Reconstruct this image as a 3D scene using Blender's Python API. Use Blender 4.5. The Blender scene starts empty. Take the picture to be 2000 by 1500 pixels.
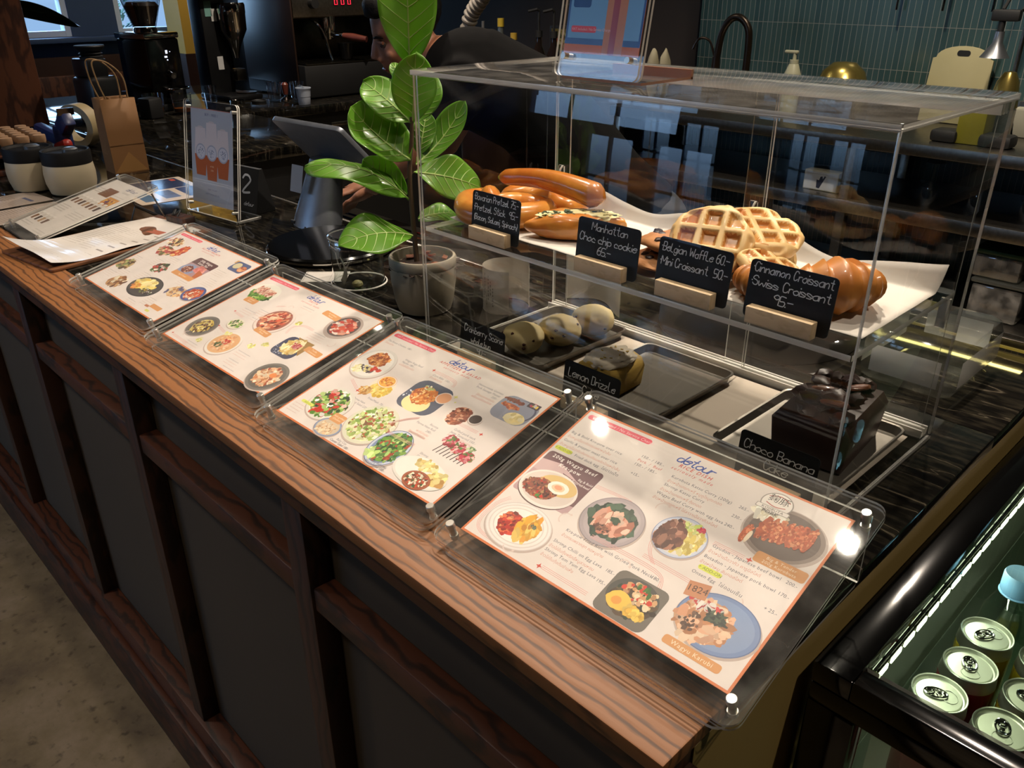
import bpy, bmesh, math, random
from mathutils import Vector, Matrix, noise
from math import sin, cos, pi, radians

sc = bpy.context.scene
COL = sc.collection
CT = 1.06                       # height of the bar top above the floor (metres)

# ------------------------------------------------------------------ camera
def make_camera():
    cd = bpy.data.cameras.new('camera'); o = bpy.data.objects.new('camera', cd); COL.objects.link(o)
    pitch, yaw, roll = 0.4584, -0.8018, -0.0033
    f = Vector((sin(yaw)*cos(pitch), cos(yaw)*cos(pitch), -sin(pitch)))
    r = Vector((cos(yaw), -sin(yaw), 0)); u = r.cross(f)
    r2 = r*cos(roll)+u*sin(roll); u2 = u*cos(roll)-r*sin(roll)
    m = Matrix((r2, u2, -f)).transposed().to_4x4(); m.translation = (0.9409, -0.7234, CT+0.5285)
    o.matrix_world = m
    cd.sensor_fit = 'HORIZONTAL'; cd.sensor_width = 36; cd.lens = 36*1601.37/2000
    cd.clip_start = 0.02; cd.clip_end = 60
    sc.camera = o
make_camera()

# ------------------------------------------------------------------ world, light, exposure
sc.view_settings.view_transform = 'Standard'; sc.view_settings.look = 'None'
sc.view_settings.gamma = 1; sc.view_settings.use_curve_mapping = False
sc.view_settings.exposure = 0.18
sc.cycles.max_bounces = 7; sc.cycles.diffuse_bounces = 3; sc.cycles.glossy_bounces = 4
sc.cycles.transmission_bounces = 4; sc.cycles.transparent_max_bounces = 40
sc.cycles.caustics_reflective = False; sc.cycles.caustics_refractive = False
sc.cycles.sample_clamp_indirect = 4.0
sc.cycles.use_denoising = True
w = bpy.data.worlds.new('world'); sc.world = w; w.use_nodes = True
bg = w.node_tree.nodes['Background']; bg.inputs[0].default_value = (0.38, 0.60, 1.0, 1)
_tc = w.node_tree.nodes.new('ShaderNodeTexCoord'); _sx = w.node_tree.nodes.new('ShaderNodeSeparateXYZ'); _mr = w.node_tree.nodes.new('ShaderNodeMapRange')
_mr.inputs[1].default_value = -.02; _mr.inputs[2].default_value = .14; _mr.inputs[3].default_value = .85; _mr.inputs[4].default_value = 5.0     # shaded street below, open sky above
w.node_tree.links.new(_tc.outputs['Generated'], _sx.inputs[0]); w.node_tree.links.new(_sx.outputs['Z'], _mr.inputs[0]); w.node_tree.links.new(_mr.outputs[0], bg.inputs[1])

def spot(name, x, y, z, power, col, size=100, blend=.6, rad=.035, to=None):
    l = bpy.data.lights.new(name, 'SPOT'); l.energy = power; l.color = col; l.spot_size = radians(size); l.spot_blend = blend
    l.shadow_soft_size = rad
    o = bpy.data.objects.new(name, l); COL.objects.link(o); o.location = (x, y, z)
    if to: o.rotation_euler = (Vector(to)-Vector((x, y, z))).to_track_quat('-Z', 'Y').to_euler()
    return o
def area(name, loc, to, sx, sy, power, col):
    l = bpy.data.lights.new(name, 'AREA'); l.shape = 'RECTANGLE'; l.size = sx; l.size_y = sy; l.energy = power; l.color = col
    o = bpy.data.objects.new(name, l); COL.objects.link(o); o.location = loc
    o.rotation_euler = (Vector(to)-Vector(loc)).to_track_quat('-Z', 'Y').to_euler()
    return o
WARM = (1.0, .85, .70)
LAMPS = [(.27, .51, 88), (-.64, .507, 48), (.38, -.22, 22), (-.45, -.22, 12), (-1.62, .95, 24), (-2.05, 1.45, 95), (.25, 1.45, 125), (1.45, .15, 34)]  # the lamps right above the menus are added fill that evens their shading
for i, (x, y, p) in enumerate(LAMPS):
    spot('downlight_or_fill', x, y, 2.70, p, WARM, 112, .6, .024, (x, y-.12, 0))
spot('downlight_or_fill', -.5, 2.0, 2.7, 60, (1, .88, .70), 125, .7, .05, (-.5, 2.5, 0))
spot('downlight_or_fill', .10, -1.25, 2.8, 34, WARM, 110, .8, .08, (-.1, -1.45, 0))
spot('downlight_or_fill', -1.3, -1.25, 2.8, 52, WARM, 110, .8, .08, (-1.3, -1.35, 0))
spot('downlight_or_fill', -4.6, 1.75, 2.8, 55, WARM, 90, .7, .05, (-5.2, 2.0, 1.0))
area('daylight_left', (-7.1, 1.4, 1.95), (0, 1.2, 1.0), 2.4, 1.4, 44, (.42, .66, 1.0))
area('daylight_front', (-2.8, -5.5, 1.6), (-1.5, 0, 1.0), 2.8, 1.6, 3, (.42, .64, 1.0))

# ------------------------------------------------------------------ colours and materials
def lin(h):
    if isinstance(h, str):
        h = h.lstrip('#'); c = [int(h[i:i+2], 16)/255 for i in (0, 2, 4)]
    else: c = list(h)
    return tuple(x/12.92 if x <= .04045 else ((x+.055)/1.055)**2.4 for x in c)+(1,)
MATS = {}
def P(name, col, rough=.5, metal=0, var=None, bump=None, spec=.5, coat=0, emit=None, alpha=1, sss=0, trans=0):
    if name in MATS: return MATS[name]
    m = bpy.data.materials.new(name); m.use_nodes = True; nt = m.node_tree; b = nt.nodes['Principled BSDF']
    b.inputs['Base Color'].default_value = lin(col); b.inputs['Roughness'].default_value = rough
    b.inputs['Metallic'].default_value = metal; b.inputs['Specular IOR Level'].default_value = spec
    b.inputs['Coat Weight'].default_value = coat; b.inputs['Coat Roughness'].default_value = .08
    b.inputs['Alpha'].default_value = alpha
    if trans: b.inputs['Transmission Weight'].default_value = trans
    if sss: b.inputs['Subsurface Weight'].default_value = sss; b.inputs['Subsurface Radius'].default_value = (.01, .006, .003)
    if emit: b.inputs['Emission Color'].default_value = lin(emit[0]); b.inputs['Emission Strength'].default_value = emit[1]
    if var or bump:
        tc = nt.nodes.new('ShaderNodeTexCoord')
    if var:                                   # (scale, second colour, contrast)
        n = nt.nodes.new('ShaderNodeTexNoise'); n.inputs['Scale'].default_value = var[0]; n.inputs['Detail'].default_value = 5
        nt.links.new(tc.outputs['Object'], n.inputs['Vector'])
        cr = nt.nodes.new('ShaderNodeValToRGB'); k = var[2] if len(var) > 2 else .2
        cr.color_ramp.elements[0].position = .5-k; cr.color_ramp.elements[1].position = .5+k
        cr.color_ramp.elements[0].color = lin(col); cr.color_ramp.elements[1].color = lin(var[1])
        nt.links.new(n.outputs['Fac'], cr.inputs[0]); nt.links.new(cr.outputs[0], b.inputs['Base Color'])
    if bump:
        n = nt.nodes.new('ShaderNodeTexNoise'); n.inputs['Scale'].default_value = bump[0]; n.inputs['Detail'].default_value = 4
        nt.links.new(tc.outputs['Object'], n.inputs['Vector'])
        bp = nt.nodes.new('ShaderNodeBump'); bp.inputs['Strength'].default_value = bump[1]; bp.inputs['Distance'].default_value = .002
        nt.links.new(n.outputs['Fac'], bp.inputs['Height']); nt.links.new(bp.outputs[0], b.inputs['Normal'])
    MATS[name] = m; return m
def clear(name, tint=(.93, .96, .95), rough=.02, gain=1.6, base=.02, ior=1.49, dust=0):
    """thin clear sheet: lets light straight through, mirrors by Fresnel on its outer side"""
    if name in MATS: return MATS[name]
    m = bpy.data.materials.new(name); m.use_nodes = True; nt = m.node_tree; N = nt.nodes; L = nt.links
    for n in list(N):
        if n.type == 'BSDF_PRINCIPLED': N.remove(n)
    out = [n for n in N if n.type == 'OUTPUT_MATERIAL'][0]
    tr = N.new('ShaderNodeBsdfTransparent'); tr.inputs[0].default_value = (*tint, 1)
    gl = N.new('ShaderNodeBsdfGlossy'); gl.inputs['Roughness'].default_value = rough; gl.inputs[0].default_value = (1, 1, 1, 1)
    fr = N.new('ShaderNodeFresnel'); fr.inputs[0].default_value = ior
    ge = N.new('ShaderNodeNewGeometry')
    sb = N.new('ShaderNodeMath'); sb.operation = 'SUBTRACT'; sb.inputs[0].default_value = 1; L.new(ge.outputs['Backfacing'], sb.inputs[1])
    mu = N.new('ShaderNodeMath'); mu.operation = 'MULTIPLY_ADD'; mu.inputs[1].default_value = gain; mu.inputs[2].default_value = base; L.new(fr.outputs[0], mu.inputs[0])
    m2 = N.new('ShaderNodeMath'); m2.operation = 'MULTIPLY'; m2.use_clamp = True; L.new(mu.outputs[0], m2.inputs[0]); L.new(sb.outputs[0], m2.inputs[1])
    mx = N.new('ShaderNodeMixShader'); L.new(m2.outputs[0], mx.inputs[0]); L.new(tr.outputs[0], mx.inputs[1]); L.new(gl.outputs[0], mx.inputs[2])
    last = mx
    if dust:                                   # scuffs and dust on the sheet
        df = N.new('ShaderNodeBsdfDiffuse'); df.inputs[0].default_value = (.72, .68, .62, 1)
        tc = N.new('ShaderNodeTexCoord'); nz = N.new('ShaderNodeTexNoise'); nz.inputs['Scale'].default_value = 26; nz.inputs['Detail'].default_value = 8
        L.new(tc.outputs['Object'], nz.inputs['Vector'])
        mr = N.new('ShaderNodeMapRange'); mr.inputs[1].default_value = .4; mr.inputs[2].default_value = .8; mr.inputs[3].default_value = dust*.35; mr.inputs[4].default_value = dust*1.6
        L.new(nz.outputs['Fac'], mr.inputs[0])
        mx2 = N.new('ShaderNodeMixShader'); L.new(mr.outputs[0], mx2.inputs[0]); L.new(mx.outputs[0], mx2.inputs[1]); L.new(df.outputs[0], mx2.inputs[2]); last = mx2
    L.new(last.outputs[0], out.inputs[0]); MATS[name] = m; return m
def colmat(name, rough=.45, coat=0, spec=.4):
    """printed sheet: colour comes from the printed design stored on the mesh"""
    if name in MATS: return MATS[name]
    m = P(name, 'ffffff', rough, coat=coat, spec=spec); nt = m.node_tree
    a = nt.nodes.new('ShaderNodeAttribute'); a.attribute_name = 'ink'
    nt.links.new(a.outputs['Color'], nt.nodes['Principled BSDF'].inputs['Base Color']); return m
def leafmat(name, c1, c2):
    m = P(name, c1, .34, var=(9, c2, .3), coat=.15); nt = m.node_tree; N, L = nt.nodes, nt.links
    out = [n for n in N if n.type == 'OUTPUT_MATERIAL'][0]; b = N['Principled BSDF']
    t = N.new('ShaderNodeBsdfTranslucent'); t.inputs[0].default_value = lin('96c645'); mx = N.new('ShaderNodeMixShader'); mx.inputs[0].default_value = .42
    L.new(b.outputs[0], mx.inputs[1]); L.new(t.outputs[0], mx.inputs[2]); L.new(mx.outputs[0], out.inputs[0]); return m
def glow(name, col, s):
    return P(name, '000000', .5, emit=(col, s))

# ------------------------------------------------------------------ mesh builder
class M:
    def __init__(s): s.bm = bmesh.new()
    def _merge(s, t, mi, mat=None, smooth=True):
        if mat is not None: bmesh.ops.transform(t, matrix=mat, verts=t.verts)
        off = len(s.bm.verts); vs = [s.bm.verts.new(v.co) for v in t.verts]
        t.verts.index_update()
        for f in t.faces:
            try: g = s.bm.faces.new([vs[v.index] for v in f.verts])
            except ValueError: continue
            g.material_index = mi if mi is not None else f.material_index; g.smooth = smooth and f.tag is False
        t.free(); return s
    def box(s, c, d, r=0, mi=0, rot=None, seg=2, thin=None, mat=None):
        """thin: axis (0,1,2) of a sheet whose narrow edges take material mi+1"""
        t = bmesh.new(); bmesh.ops.create_cube(t, size=1)
        bmesh.ops.scale(t, vec=d, verts=t.verts)
        for f in t.faces: f.material_index = mi
        if thin is not None:
            for f in t.faces:
                if abs(f.normal[thin]) < .5: f.material_index = mi+1
        if r: bmesh.ops.bevel(t, geom=t.edges[:], offset=r, segments=seg, profile=.5, affect='EDGES', clamp_overlap=True)
        t.normal_update()
        for f in t.faces: f.tag = max(abs(q) for q in f.normal) > .9995
        m = Matrix.Translation(c)
        if rot is not None: m = m @ (rot.to_4x4() if hasattr(rot, 'to_4x4') else rot)
        if mat is not None: m = mat @ m
        return s._merge(t, None, m)
    def bar(s, a, b, wx, wy, r=0, mi=0, up=(0, 0, 1)):
        a = Vector(a); b = Vector(b); d = b-a; q = d.to_track_quat('Z', 'Y')
        return s.box((a+b)/2, (wx, wy, d.length), r, mi, q.to_matrix())
    def tube(s, pts, rad, seg=12, mi=0, closed=False, cap=True, flat=1.0):
        pts = [Vector(p) for p in pts]; n = len(pts)
        if not hasattr(rad, '__len__'): rad = [rad]*n
        rings = []; prev = None
        for i, p in enumerate(pts):
            if closed: t = pts[(i+1) % n]-pts[i-1]
            else: t = pts[min(i+1, n-1)]-pts[max(i-1, 0)]
            if t.length < 1e-9: t = Vector((0, 0, 1))
            t.normalize()
            if prev is None:
                x = t.orthogonal().normalized()
                if abs(t.z) < .9: x = t.cross(Vector((0, 0, 1))).normalized()
            else:
                x = prev-t*prev.dot(t)
                x = x.normalized() if x.length > 1e-6 else t.orthogonal().normalized()
            prev = x; y = t.cross(x)
            rings.append([s.bm.verts.new(p+(x*cos(2*pi*k/seg)+y*sin(2*pi*k/seg)*flat)*rad[i]) for k in range(seg)])
        m = n if closed else n-1
        for i in range(m):
            A, B = rings[i], rings[(i+1) % n]
            for k in range(seg):
                f = s.bm.faces.new((A[k], A[(k+1) % seg], B[(k+1) % seg], B[k])); f.material_index = mi; f.smooth = True
        if cap and not closed:
            for R, rv in ((rings[0], True), (rings[-1], False)):
                f = s.bm.faces.new(R[::-1] if rv else R); f.material_index = mi; f.smooth = True
        return s
    def lathe(s, prof, seg=32, mi=0, at=(0, 0, 0), mat=None, sx=1, sy=1, wob=None):
        t = bmesh.new(); rings = []
        for r, z in prof:
            if r < 1e-6: rings.append([t.verts.new((0, 0, z))])
            else:
                rings.append([t.verts.new((cos(2*pi*k/seg)*r*sx*(wob(k/seg) if wob else 1), sin(2*pi*k/seg)*r*sy*(wob(k/seg) if wob else 1), z)) for k in range(seg)])
        for A, B in zip(rings, rings[1:]):
            for k in range(seg):
                k2 = (k+1) % seg
                v = [A[k % len(A)], A[k2 % len(A)], B[k2 % len(B)], B[k % len(B)]]
                u = []
                for x in v:
                    if x not in u: u.append(x)
                if len(u) > 2: t.faces.new(u)
        m = Matrix.Translation(at)
        if mat is not None: m = m @ mat
        return s._merge(t, mi, m)
    def cyl(s, a, b, r0, r1=None, seg=24, mi=0):
        return s.tube([a, b], [r0, r0 if r1 is None else r1], seg, mi)
    def prism(s, out, z0, z1, mi=0, mat=None, r=0, side=None):
        t = bmesh.new(); n = len(out)
        A = [t.verts.new((x, y, z0)) for x, y in out]; B = [t.verts.new((x, y, z1)) for x, y in out]
        for vs, m in ((A[::-1], mi), (B, mi)): t.faces.new(vs).material_index = m
        for k in range(n): t.faces.new((A[k], A[(k+1) % n], B[(k+1) % n], B[k])).material_index = mi if side is None else side
        bmesh.ops.recalc_face_normals(t, faces=t.faces)
        if r: bmesh.ops.bevel(t, geom=[e for e in t.edges if abs((e.verts[0].co-e.verts[1].co).z) < 1e-7], offset=r, segments=2, profile=.5, affect='EDGES', clamp_overlap=True)
        t.normal_update()
        for f in t.faces: f.tag = abs(f.normal.z) > .9995
        return s._merge(t, None, mat)
    def blob(s, c, d, sub=3, amp=0, fr=8, seed=0, mi=0, rot=None, fn=None):
        t = bmesh.new(); bmesh.ops.create_icosphere(t, subdivisions=sub, radius=1)
        for v in t.verts:
            n = v.co.copy(); k = 1
            if amp: k += amp*noise.noise(n*fr*.25+Vector((seed*7.3, seed*3.1, seed)))+amp*.5*noise.noise(n*fr*.6+Vector((seed, 0, 9)))
            p = Vector((n.x*d[0]*k, n.y*d[1]*k, n.z*d[2]*k))
            if fn: p = fn(p, n)
            v.co = p
        m = Matrix.Translation(c)
        if rot is not None: m = m @ rot.to_4x4()
        return s._merge(t, mi, m)
    def grid(s, fn, nu, nv, mi=0, flip=False):
        V = [[s.bm.verts.new(fn(i/nu, j/nv)) for j in range(nv+1)] for i in range(nu+1)]
        for i in range(nu):
            for j in range(nv):
                q = (V[i][j], V[i+1][j], V[i+1][j+1], V[i][j+1])
                f = s.bm.faces.new(q[::-1] if flip else q); f.material_index = mi; f.smooth = True
        return s
    def xf(s, mat):
        bmesh.ops.transform(s.bm, matrix=mat, verts=s.bm.verts); return s
    def build(s, name, mats, parent=None, loc=None, rz=0, sharp=38, solid=0, sub=0, fix=True, rem=0):
        me = bpy.data.meshes.new(name)
        if fix: bmesh.ops.recalc_face_normals(s.bm, faces=s.bm.faces)
        s.bm.to_mesh(me); s.bm.free()
        for m in (mats if isinstance(mats, (list, tuple)) else [mats]): me.materials.append(m)
        try: me.set_sharp_from_angle(angle=radians(sharp))
        except Exception: pass
        o = bpy.data.objects.new(name, me); COL.objects.link(o)
        if parent is not None: o.parent = parent
        if loc is not None: o.location = loc
        if rz: o.rotation_euler = (0, 0, rz)
        if rem:
            md = o.modifiers.new('remesh', 'REMESH'); md.mode = 'VOXEL'; md.voxel_size = rem; md.use_smooth_shade = True
            sm = o.modifiers.new('smooth', 'SMOOTH'); sm.factor = .5; sm.iterations = 6
        if solid:
            md = o.modifiers.new('solid', 'SOLIDIFY'); md.thickness = solid; md.offset = 0
        if sub:
            md = o.modifiers.new('sub', 'SUBSURF'); md.levels = sub; md.render_levels = sub
        return o
def thing(name, label, cat, loc=(0, 0, 0), rz=0, group=None):
    o = bpy.data.objects.new(name, None); COL.objects.link(o); o.empty_display_size = .05
    o.location = loc; o.rotation_euler = (0, 0, rz); o['label'] = label; o['category'] = cat
    if group: o['group'] = group
    return o
def tag(o, label, cat, group=None):
    o['label'] = label; o['category'] = cat
    if group: o['group'] = group
    return o
def struct(o): o['kind'] = 'structure'; return o
def dup(root, loc, rz=0, label=None, group=None):
    r = root.copy(); COL.objects.link(r); r.location = loc; r.rotation_euler = (0, 0, rz)
    if label: r['label'] = label
    if group: r['group'] = group
    for ch in list(root.children):
        c = ch.copy(); COL.objects.link(c); c.parent = r
        for g in ch.children:
            d = g.copy(); COL.objects.link(d); d.parent = c
    return r
def smoothpath(pts, n=6, closed=False):
    pts = [Vector(p) for p in pts]; out = []; N = len(pts)
    for i in range(N if closed else N-1):
        if closed: p0, p1, p2, p3 = pts[i-1], pts[i], pts[(i+1) % N], pts[(i+2) % N]
        else: p0, p1, p2, p3 = pts[max(i-1, 0)], pts[i], pts[i+1], pts[min(i+2, N-1)]
        for k in range(n):
            t = k/n
            out.append(.5*((2*p1)+(p2-p0)*t+(2*p0-5*p1+4*p2-p3)*t*t+(3*p1-p0-3*p2+p3)*t**3))
    if not closed: out.append(pts[-1])
    return out
def rrect(w, h, r, n=5, cx=0, cy=0):
    out = []
    for sx, sy, a in ((1, 1, 0), (-1, 1, 90), (-1, -1, 180), (1, -1, 270)):
        for k in range(n+1):
            t = radians(a+90*k/n); out.append((cx+sx*(w/2-r)+r*cos(t), cy+sy*(h/2-r)+r*sin(t)))
    return out
RX = lambda a: Matrix.Rotation(a, 4, 'X')
RY = lambda a: Matrix.Rotation(a, 4, 'Y')
RZ = lambda a: Matrix.Rotation(a, 4, 'Z')
T = lambda x, y, z: Matrix.Translation((x, y, z))

# ------------------------------------------------------------------ handwriting and print
GL = {'B': '0208 083847463505 3544433202', 'a': '4525040312324345 4542', 'v': '052245', 'r': '0502 04152535', 'i': '0502 0707', 'n': '0502 0425354442',
 'P': '0208 083847463505', 'e': '044445250403123243', 't': '28233242 0636', 'z': '05450242', 'l': '08031232', '7': '084812 1535', '5': '4808053544433202', '.': '0202', '-': '0545',
 'S': '4738180706354443321203', 'k': '0802 3504 0442', '9': '4728070625464742', '(': '18060411', ')': '08161401', 'o': '250403123243443525', ',': '1200', 'm': '0502 04152522 2435455452',
 'h': '0802 0425354442', 'c': '442504031242', 'M': '0208346862', 'C': '4738180604123243', 'p': '0500 0535444332 02'.replace(' 02','02'), '6': '3817050312324344351504', 'g': '4435150403123243 4541301001',
 'W': '0812365268', 'f': '38281712 0535', '0': '280704123244473828', 'w': '0512345265', 'D': '0208 08384745433202', 'L': '080242', 'y': '0522 4510', 's': '4425050433433202', 'd': '35150403123243 4842',
 'b': '0802 0425354443321203', 'u': '0503123243 4542', '2': '07183847460242', '1': '172822', '*': '0505', 'j': '2521 1001', 'x': '0542 4502'}
def glyph(ch):
    g = GL.get(ch)
    if g is None: return [], 4
    st = []; w = 0
    for part in g.replace('~', ' | ').split(' '):
        if part == '|' or not part: continue
        pts = [(int(part[i]), int(part[i+1])-2) for i in range(0, len(part), 2)]
        w = max(w, max(p[0] for p in pts)); st.append(pts)
    return st, w
class Ink:
    """flat printed or chalked design in millimetres, built as thin layers of ink on a sheet"""
    def __init__(s, seed=1): s.v = []; s.f = []; s.c = []; s.z = 0.0; s.dz = .002; s.hz = {}; s.rnd = random.Random(seed)
    def lift(s, pts, line=False):
        """height of the next layer of ink: just above whatever lies under it"""
        q = 4.0
        if line: cells = {(int(x//q), int(y//q)) for x, y in pts}
        else:
            xs = [p[0] for p in pts]; ys = [p[1] for p in pts]
            cells = {(i, j) for i in range(int(min(xs)//q), int(max(xs)//q)+1) for j in range(int(min(ys)//q), int(max(ys)//q)+1)}
        z = max((s.hz.get(c, .01) for c in cells), default=.01)+s.dz
        for c in cells: s.hz[c] = z
        return z
    def poly(s, pts, col, tri=None):
        c = lin(col) if isinstance(col, str) else col
        n = len(s.v); z = s.lift(pts)
        for x, y in pts: s.v.append((x, y, z)); s.c.append(c)
        if tri: s.f += [tuple(n+i for i in t) for t in tri]
        else: s.f.append(tuple(range(n, n+len(pts))))
    def slab(s, out, t, col):
        c = lin(col); n = len(s.v); m = len(out); s.z = 0
        for z in (0, -t):
            for x, y in out: s.v.append((x, y, z)); s.c.append(c)
        s.f.append(tuple(range(n, n+m))); s.f.append(tuple(range(n+2*m-1, n+m-1, -1)))
        for k in range(m): s.f.append((n+m+k, n+m+(k+1) % m, n+(k+1) % m, n+k))
    def rect(s, x0, y0, x1, y1, col): s.poly([(x0, y0), (x1, y0), (x1, y1), (x0, y1)], col)
    def rr(s, cx, cy, w, h, r, col, rot=0):
        p = rrect(w, h, min(r, w/2, h/2), 4); a = radians(rot)
        s.poly([(cx+x*cos(a)-y*sin(a), cy+x*sin(a)+y*cos(a)) for x, y in p], col)
    def ell(s, cx, cy, rx, ry, col, n=40, rot=0):
        a = radians(rot)
        s.poly([(cx+rx*cos(t)*cos(a)-ry*sin(t)*sin(a), cy+rx*cos(t)*sin(a)+ry*sin(t)*cos(a)) for t in [2*pi*k/n for k in range(n)]], col)
    def line(s, pts, w, col, smooth=0):
        if smooth: pts = [(p.x, p.y) for p in smoothpath([(x, y, 0) for x, y in pts], smooth)]
        n = len(s.v); c = lin(col) if isinstance(col, str) else col; fine = []
        for (x0, y0), (x1, y1) in zip(pts, pts[1:]): k = int(math.hypot(x1-x0, y1-y0)/2)+1; fine += [(x0+(x1-x0)*i/k, y0+(y1-y0)*i/k) for i in range(k+1)]
        z = s.lift(fine, True)
        for i, (x, y) in enumerate(pts):
            x0, y0 = pts[max(i-1, 0)]; x1, y1 = pts[min(i+1, len(pts)-1)]
            dx, dy = x1-x0, y1-y0; l = math.hypot(dx, dy) or 1; nx, ny = -dy/l*w/2, dx/l*w/2
            s.v += [(x+nx, y+ny, z), (x-nx, y-ny, z)]; s.c += [c, c]
        for i in range(len(pts)-1): s.f.append((n+2*i, n+2*i+1, n+2*i+3, n+2*i+2))
    def hand(s, txt, x, y, h, w, col, slant=.12, sp=1.1, jit=.25, wf=1.0, join=False):
        """chalk or script writing: h = cap height, w = stroke width"""
        k = h/6.0; cx = x
        for ch in txt:
            if ch == ' ': cx += 3.0*k*wf; continue
            st, gw = glyph(ch); dy = s.rnd.uniform(-jit, jit)*k; ks = k*(1+s.rnd.uniform(-.05, .05))
            for pts in st:
                q = [(cx+px*ks*wf+py*ks*slant+s.rnd.uniform(-.12, .12)*k, y+py*ks+dy+s.rnd.uniform(-.12, .12)*k) for px, py in pts]
                if len(set(pts)) == 1: s.ell(q[0][0], q[0][1], w*.75, w*.75, col, 8); continue
                if len(q) > 2: q = [(p.x, p.y) for p in smoothpath([(a, b, 0) for a, b in q], 4)]
                s.line(q, w, col)
                for e in (q[0], q[-1]): s.ell(e[0], e[1], w*.5, w*.5, col, 8)
            cx += (gw*wf+sp)*k
        return cx
    def handfit(s, txt, x, y, h, w, col, xr, **k):
        k0 = h/6.0; n = sum(1 for c in txt if c != ' '); g = sum(glyph(c)[1] for c in txt if c != ' ')+3*txt.count(' ')
        sp = .85; wf = min(.85, ((xr-x)/k0-sp*n)/max(g, 1)); return s.hand(txt, x, y, h, w, col, sp=sp, wf=wf, **k)
    def gridbase(s, x0, y0, x1, y1, nx, ny, col):
        c = lin(col); n = len(s.v)
        for j in range(ny+1):
            for i in range(nx+1): s.v.append((x0+(x1-x0)*i/nx, y0+(y1-y0)*j/ny, 0)); s.c.append(c)
        for j in range(ny):
            for i in range(nx): a = n+j*(nx+1)+i; s.f.append((a, a+1, a+nx+2, a+nx+1))
    def text(s, txt, x, y, h, col, al='L', rot=0, slant=0, sp=1, bold=0):
        V, F, w = textmesh(txt, sp, bold); k = h/.7
        ox = {'L': 0, 'C': -w*k/2, 'R': -w*k}[al]; a = radians(rot); c = lin(col) if isinstance(col, str) else col
        n = len(s.v); P_ = []
        for px, py in V: X = px*k+py*k*slant+ox; Y = py*k; P_.append((x+X*cos(a)-Y*sin(a), y+X*sin(a)+Y*cos(a)))
        z = s.lift(P_, True) if P_ else 0
        for X, Y in P_:
            s.v.append((X, Y, z)); s.c.append(c)
        s.f += [tuple(n+i for i in f) for f in F]
        return w*k
    def scribble(s, x, y, w, col, h=1.0, words=None):
        """a line of print too small to read"""
        e = x+w; s.z += s.dz
        while x < e-1:
            l = min(s.rnd.uniform(2.5, 7), e-x); n = max(2, int(l/1.0))
            s.line([(x+l*i/n, y+(h*.5 if i % 2 else -h*.1)) for i in range(n+1)], h*.28, col); x += l+1.3
    def food(s, cx, cy, rx, ry, pal, n=120, size=3.0, elong=1.6, rot=None, heap=1.0, base=None):
        z0 = s.z
        if base: s.blot(cx, cy, rx, ry, base)
        for i in range(n):
            t = s.rnd.uniform(0, 2*pi); r = s.rnd.random()**(.5*heap)
            x, y = cx+rx*r*cos(t), cy+ry*r*sin(t)
            c = lin(s.rnd.choice(pal)); j = s.rnd.uniform(.72, 1.2); c = (min(c[0]*j, 1), min(c[1]*j, 1), min(c[2]*j, 1), 1)
            a = s.rnd.uniform(0, pi) if rot is None else radians(rot)+s.rnd.gauss(0, .35)
            sz = size*s.rnd.uniform(.5, 1.15); m = 7; w = s.rnd.uniform(1, elong)
            pts = []
            for q in range(m):
                u = 2*pi*q/m; rr_ = s.rnd.uniform(.75, 1.15)
                X, Y = sz*.5*w*cos(u)*rr_, sz*.5*sin(u)*rr_
                pts.append((x+X*cos(a)-Y*sin(a), y+X*sin(a)+Y*cos(a)))
            s.poly(pts, c)
        s.z = z0+.3
    def blot(s, cx, cy, rx, ry, col, n=26, j=.14):
        ph = s.rnd.uniform(0, 9)
        s.poly([(cx+rx*cos(t)*(1+j*noise.noise((cos(t)*2+ph, sin(t)*2, ph))), cy+ry*sin(t)*(1+j*noise.noise((cos(t)*2, sin(t)*2+ph, ph)))) for t in [2*pi*k/n for k in range(n)]], col)
    def build(s, name, mat, parent=None, xf=None, me_only=False):
        me = bpy.data.meshes.new(name)
        K = .001; xf = xf or Matrix()
        me.from_pydata([xf @ Vector((x*K, y*K, z*K)) for x, y, z in s.v], [], s.f)
        a = me.color_attributes.new('ink', 'FLOAT_COLOR', 'POINT')
        a.data.foreach_set('color', [q for c in s.c for q in c])
        me.materials.append(mat); me.update()
        if me_only: return me
        o = bpy.data.objects.new(name, me); COL.objects.link(o)
        if parent is not None: o.parent = parent
        return o
TM = {}
def textmesh(txt, sp=1, bold=0):
    key = (txt, sp, bold)
    if key in TM: return TM[key]
    c = bpy.data.curves.new('lettering', 'FONT'); c.body = txt; c.size = 1; c.resolution_u = 2; c.space_character = sp; c.offset = bold
    o = bpy.data.objects.new('lettering', c); me = bpy.data.meshes.new_from_object(o)
    V = [(v.co.x, v.co.y) for v in me.vertices]; F = []
    for p in me.polygons:
        f = list(p.vertices)
        if p.normal.z < 0: f = f[::-1]
        F.append(tuple(f))
    w = max((v[0] for v in V), default=0)
    bpy.data.objects.remove(o); bpy.data.curves.remove(c); bpy.data.meshes.remove(me)
    TM[key] = (V, F, w); return TM[key]
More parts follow.
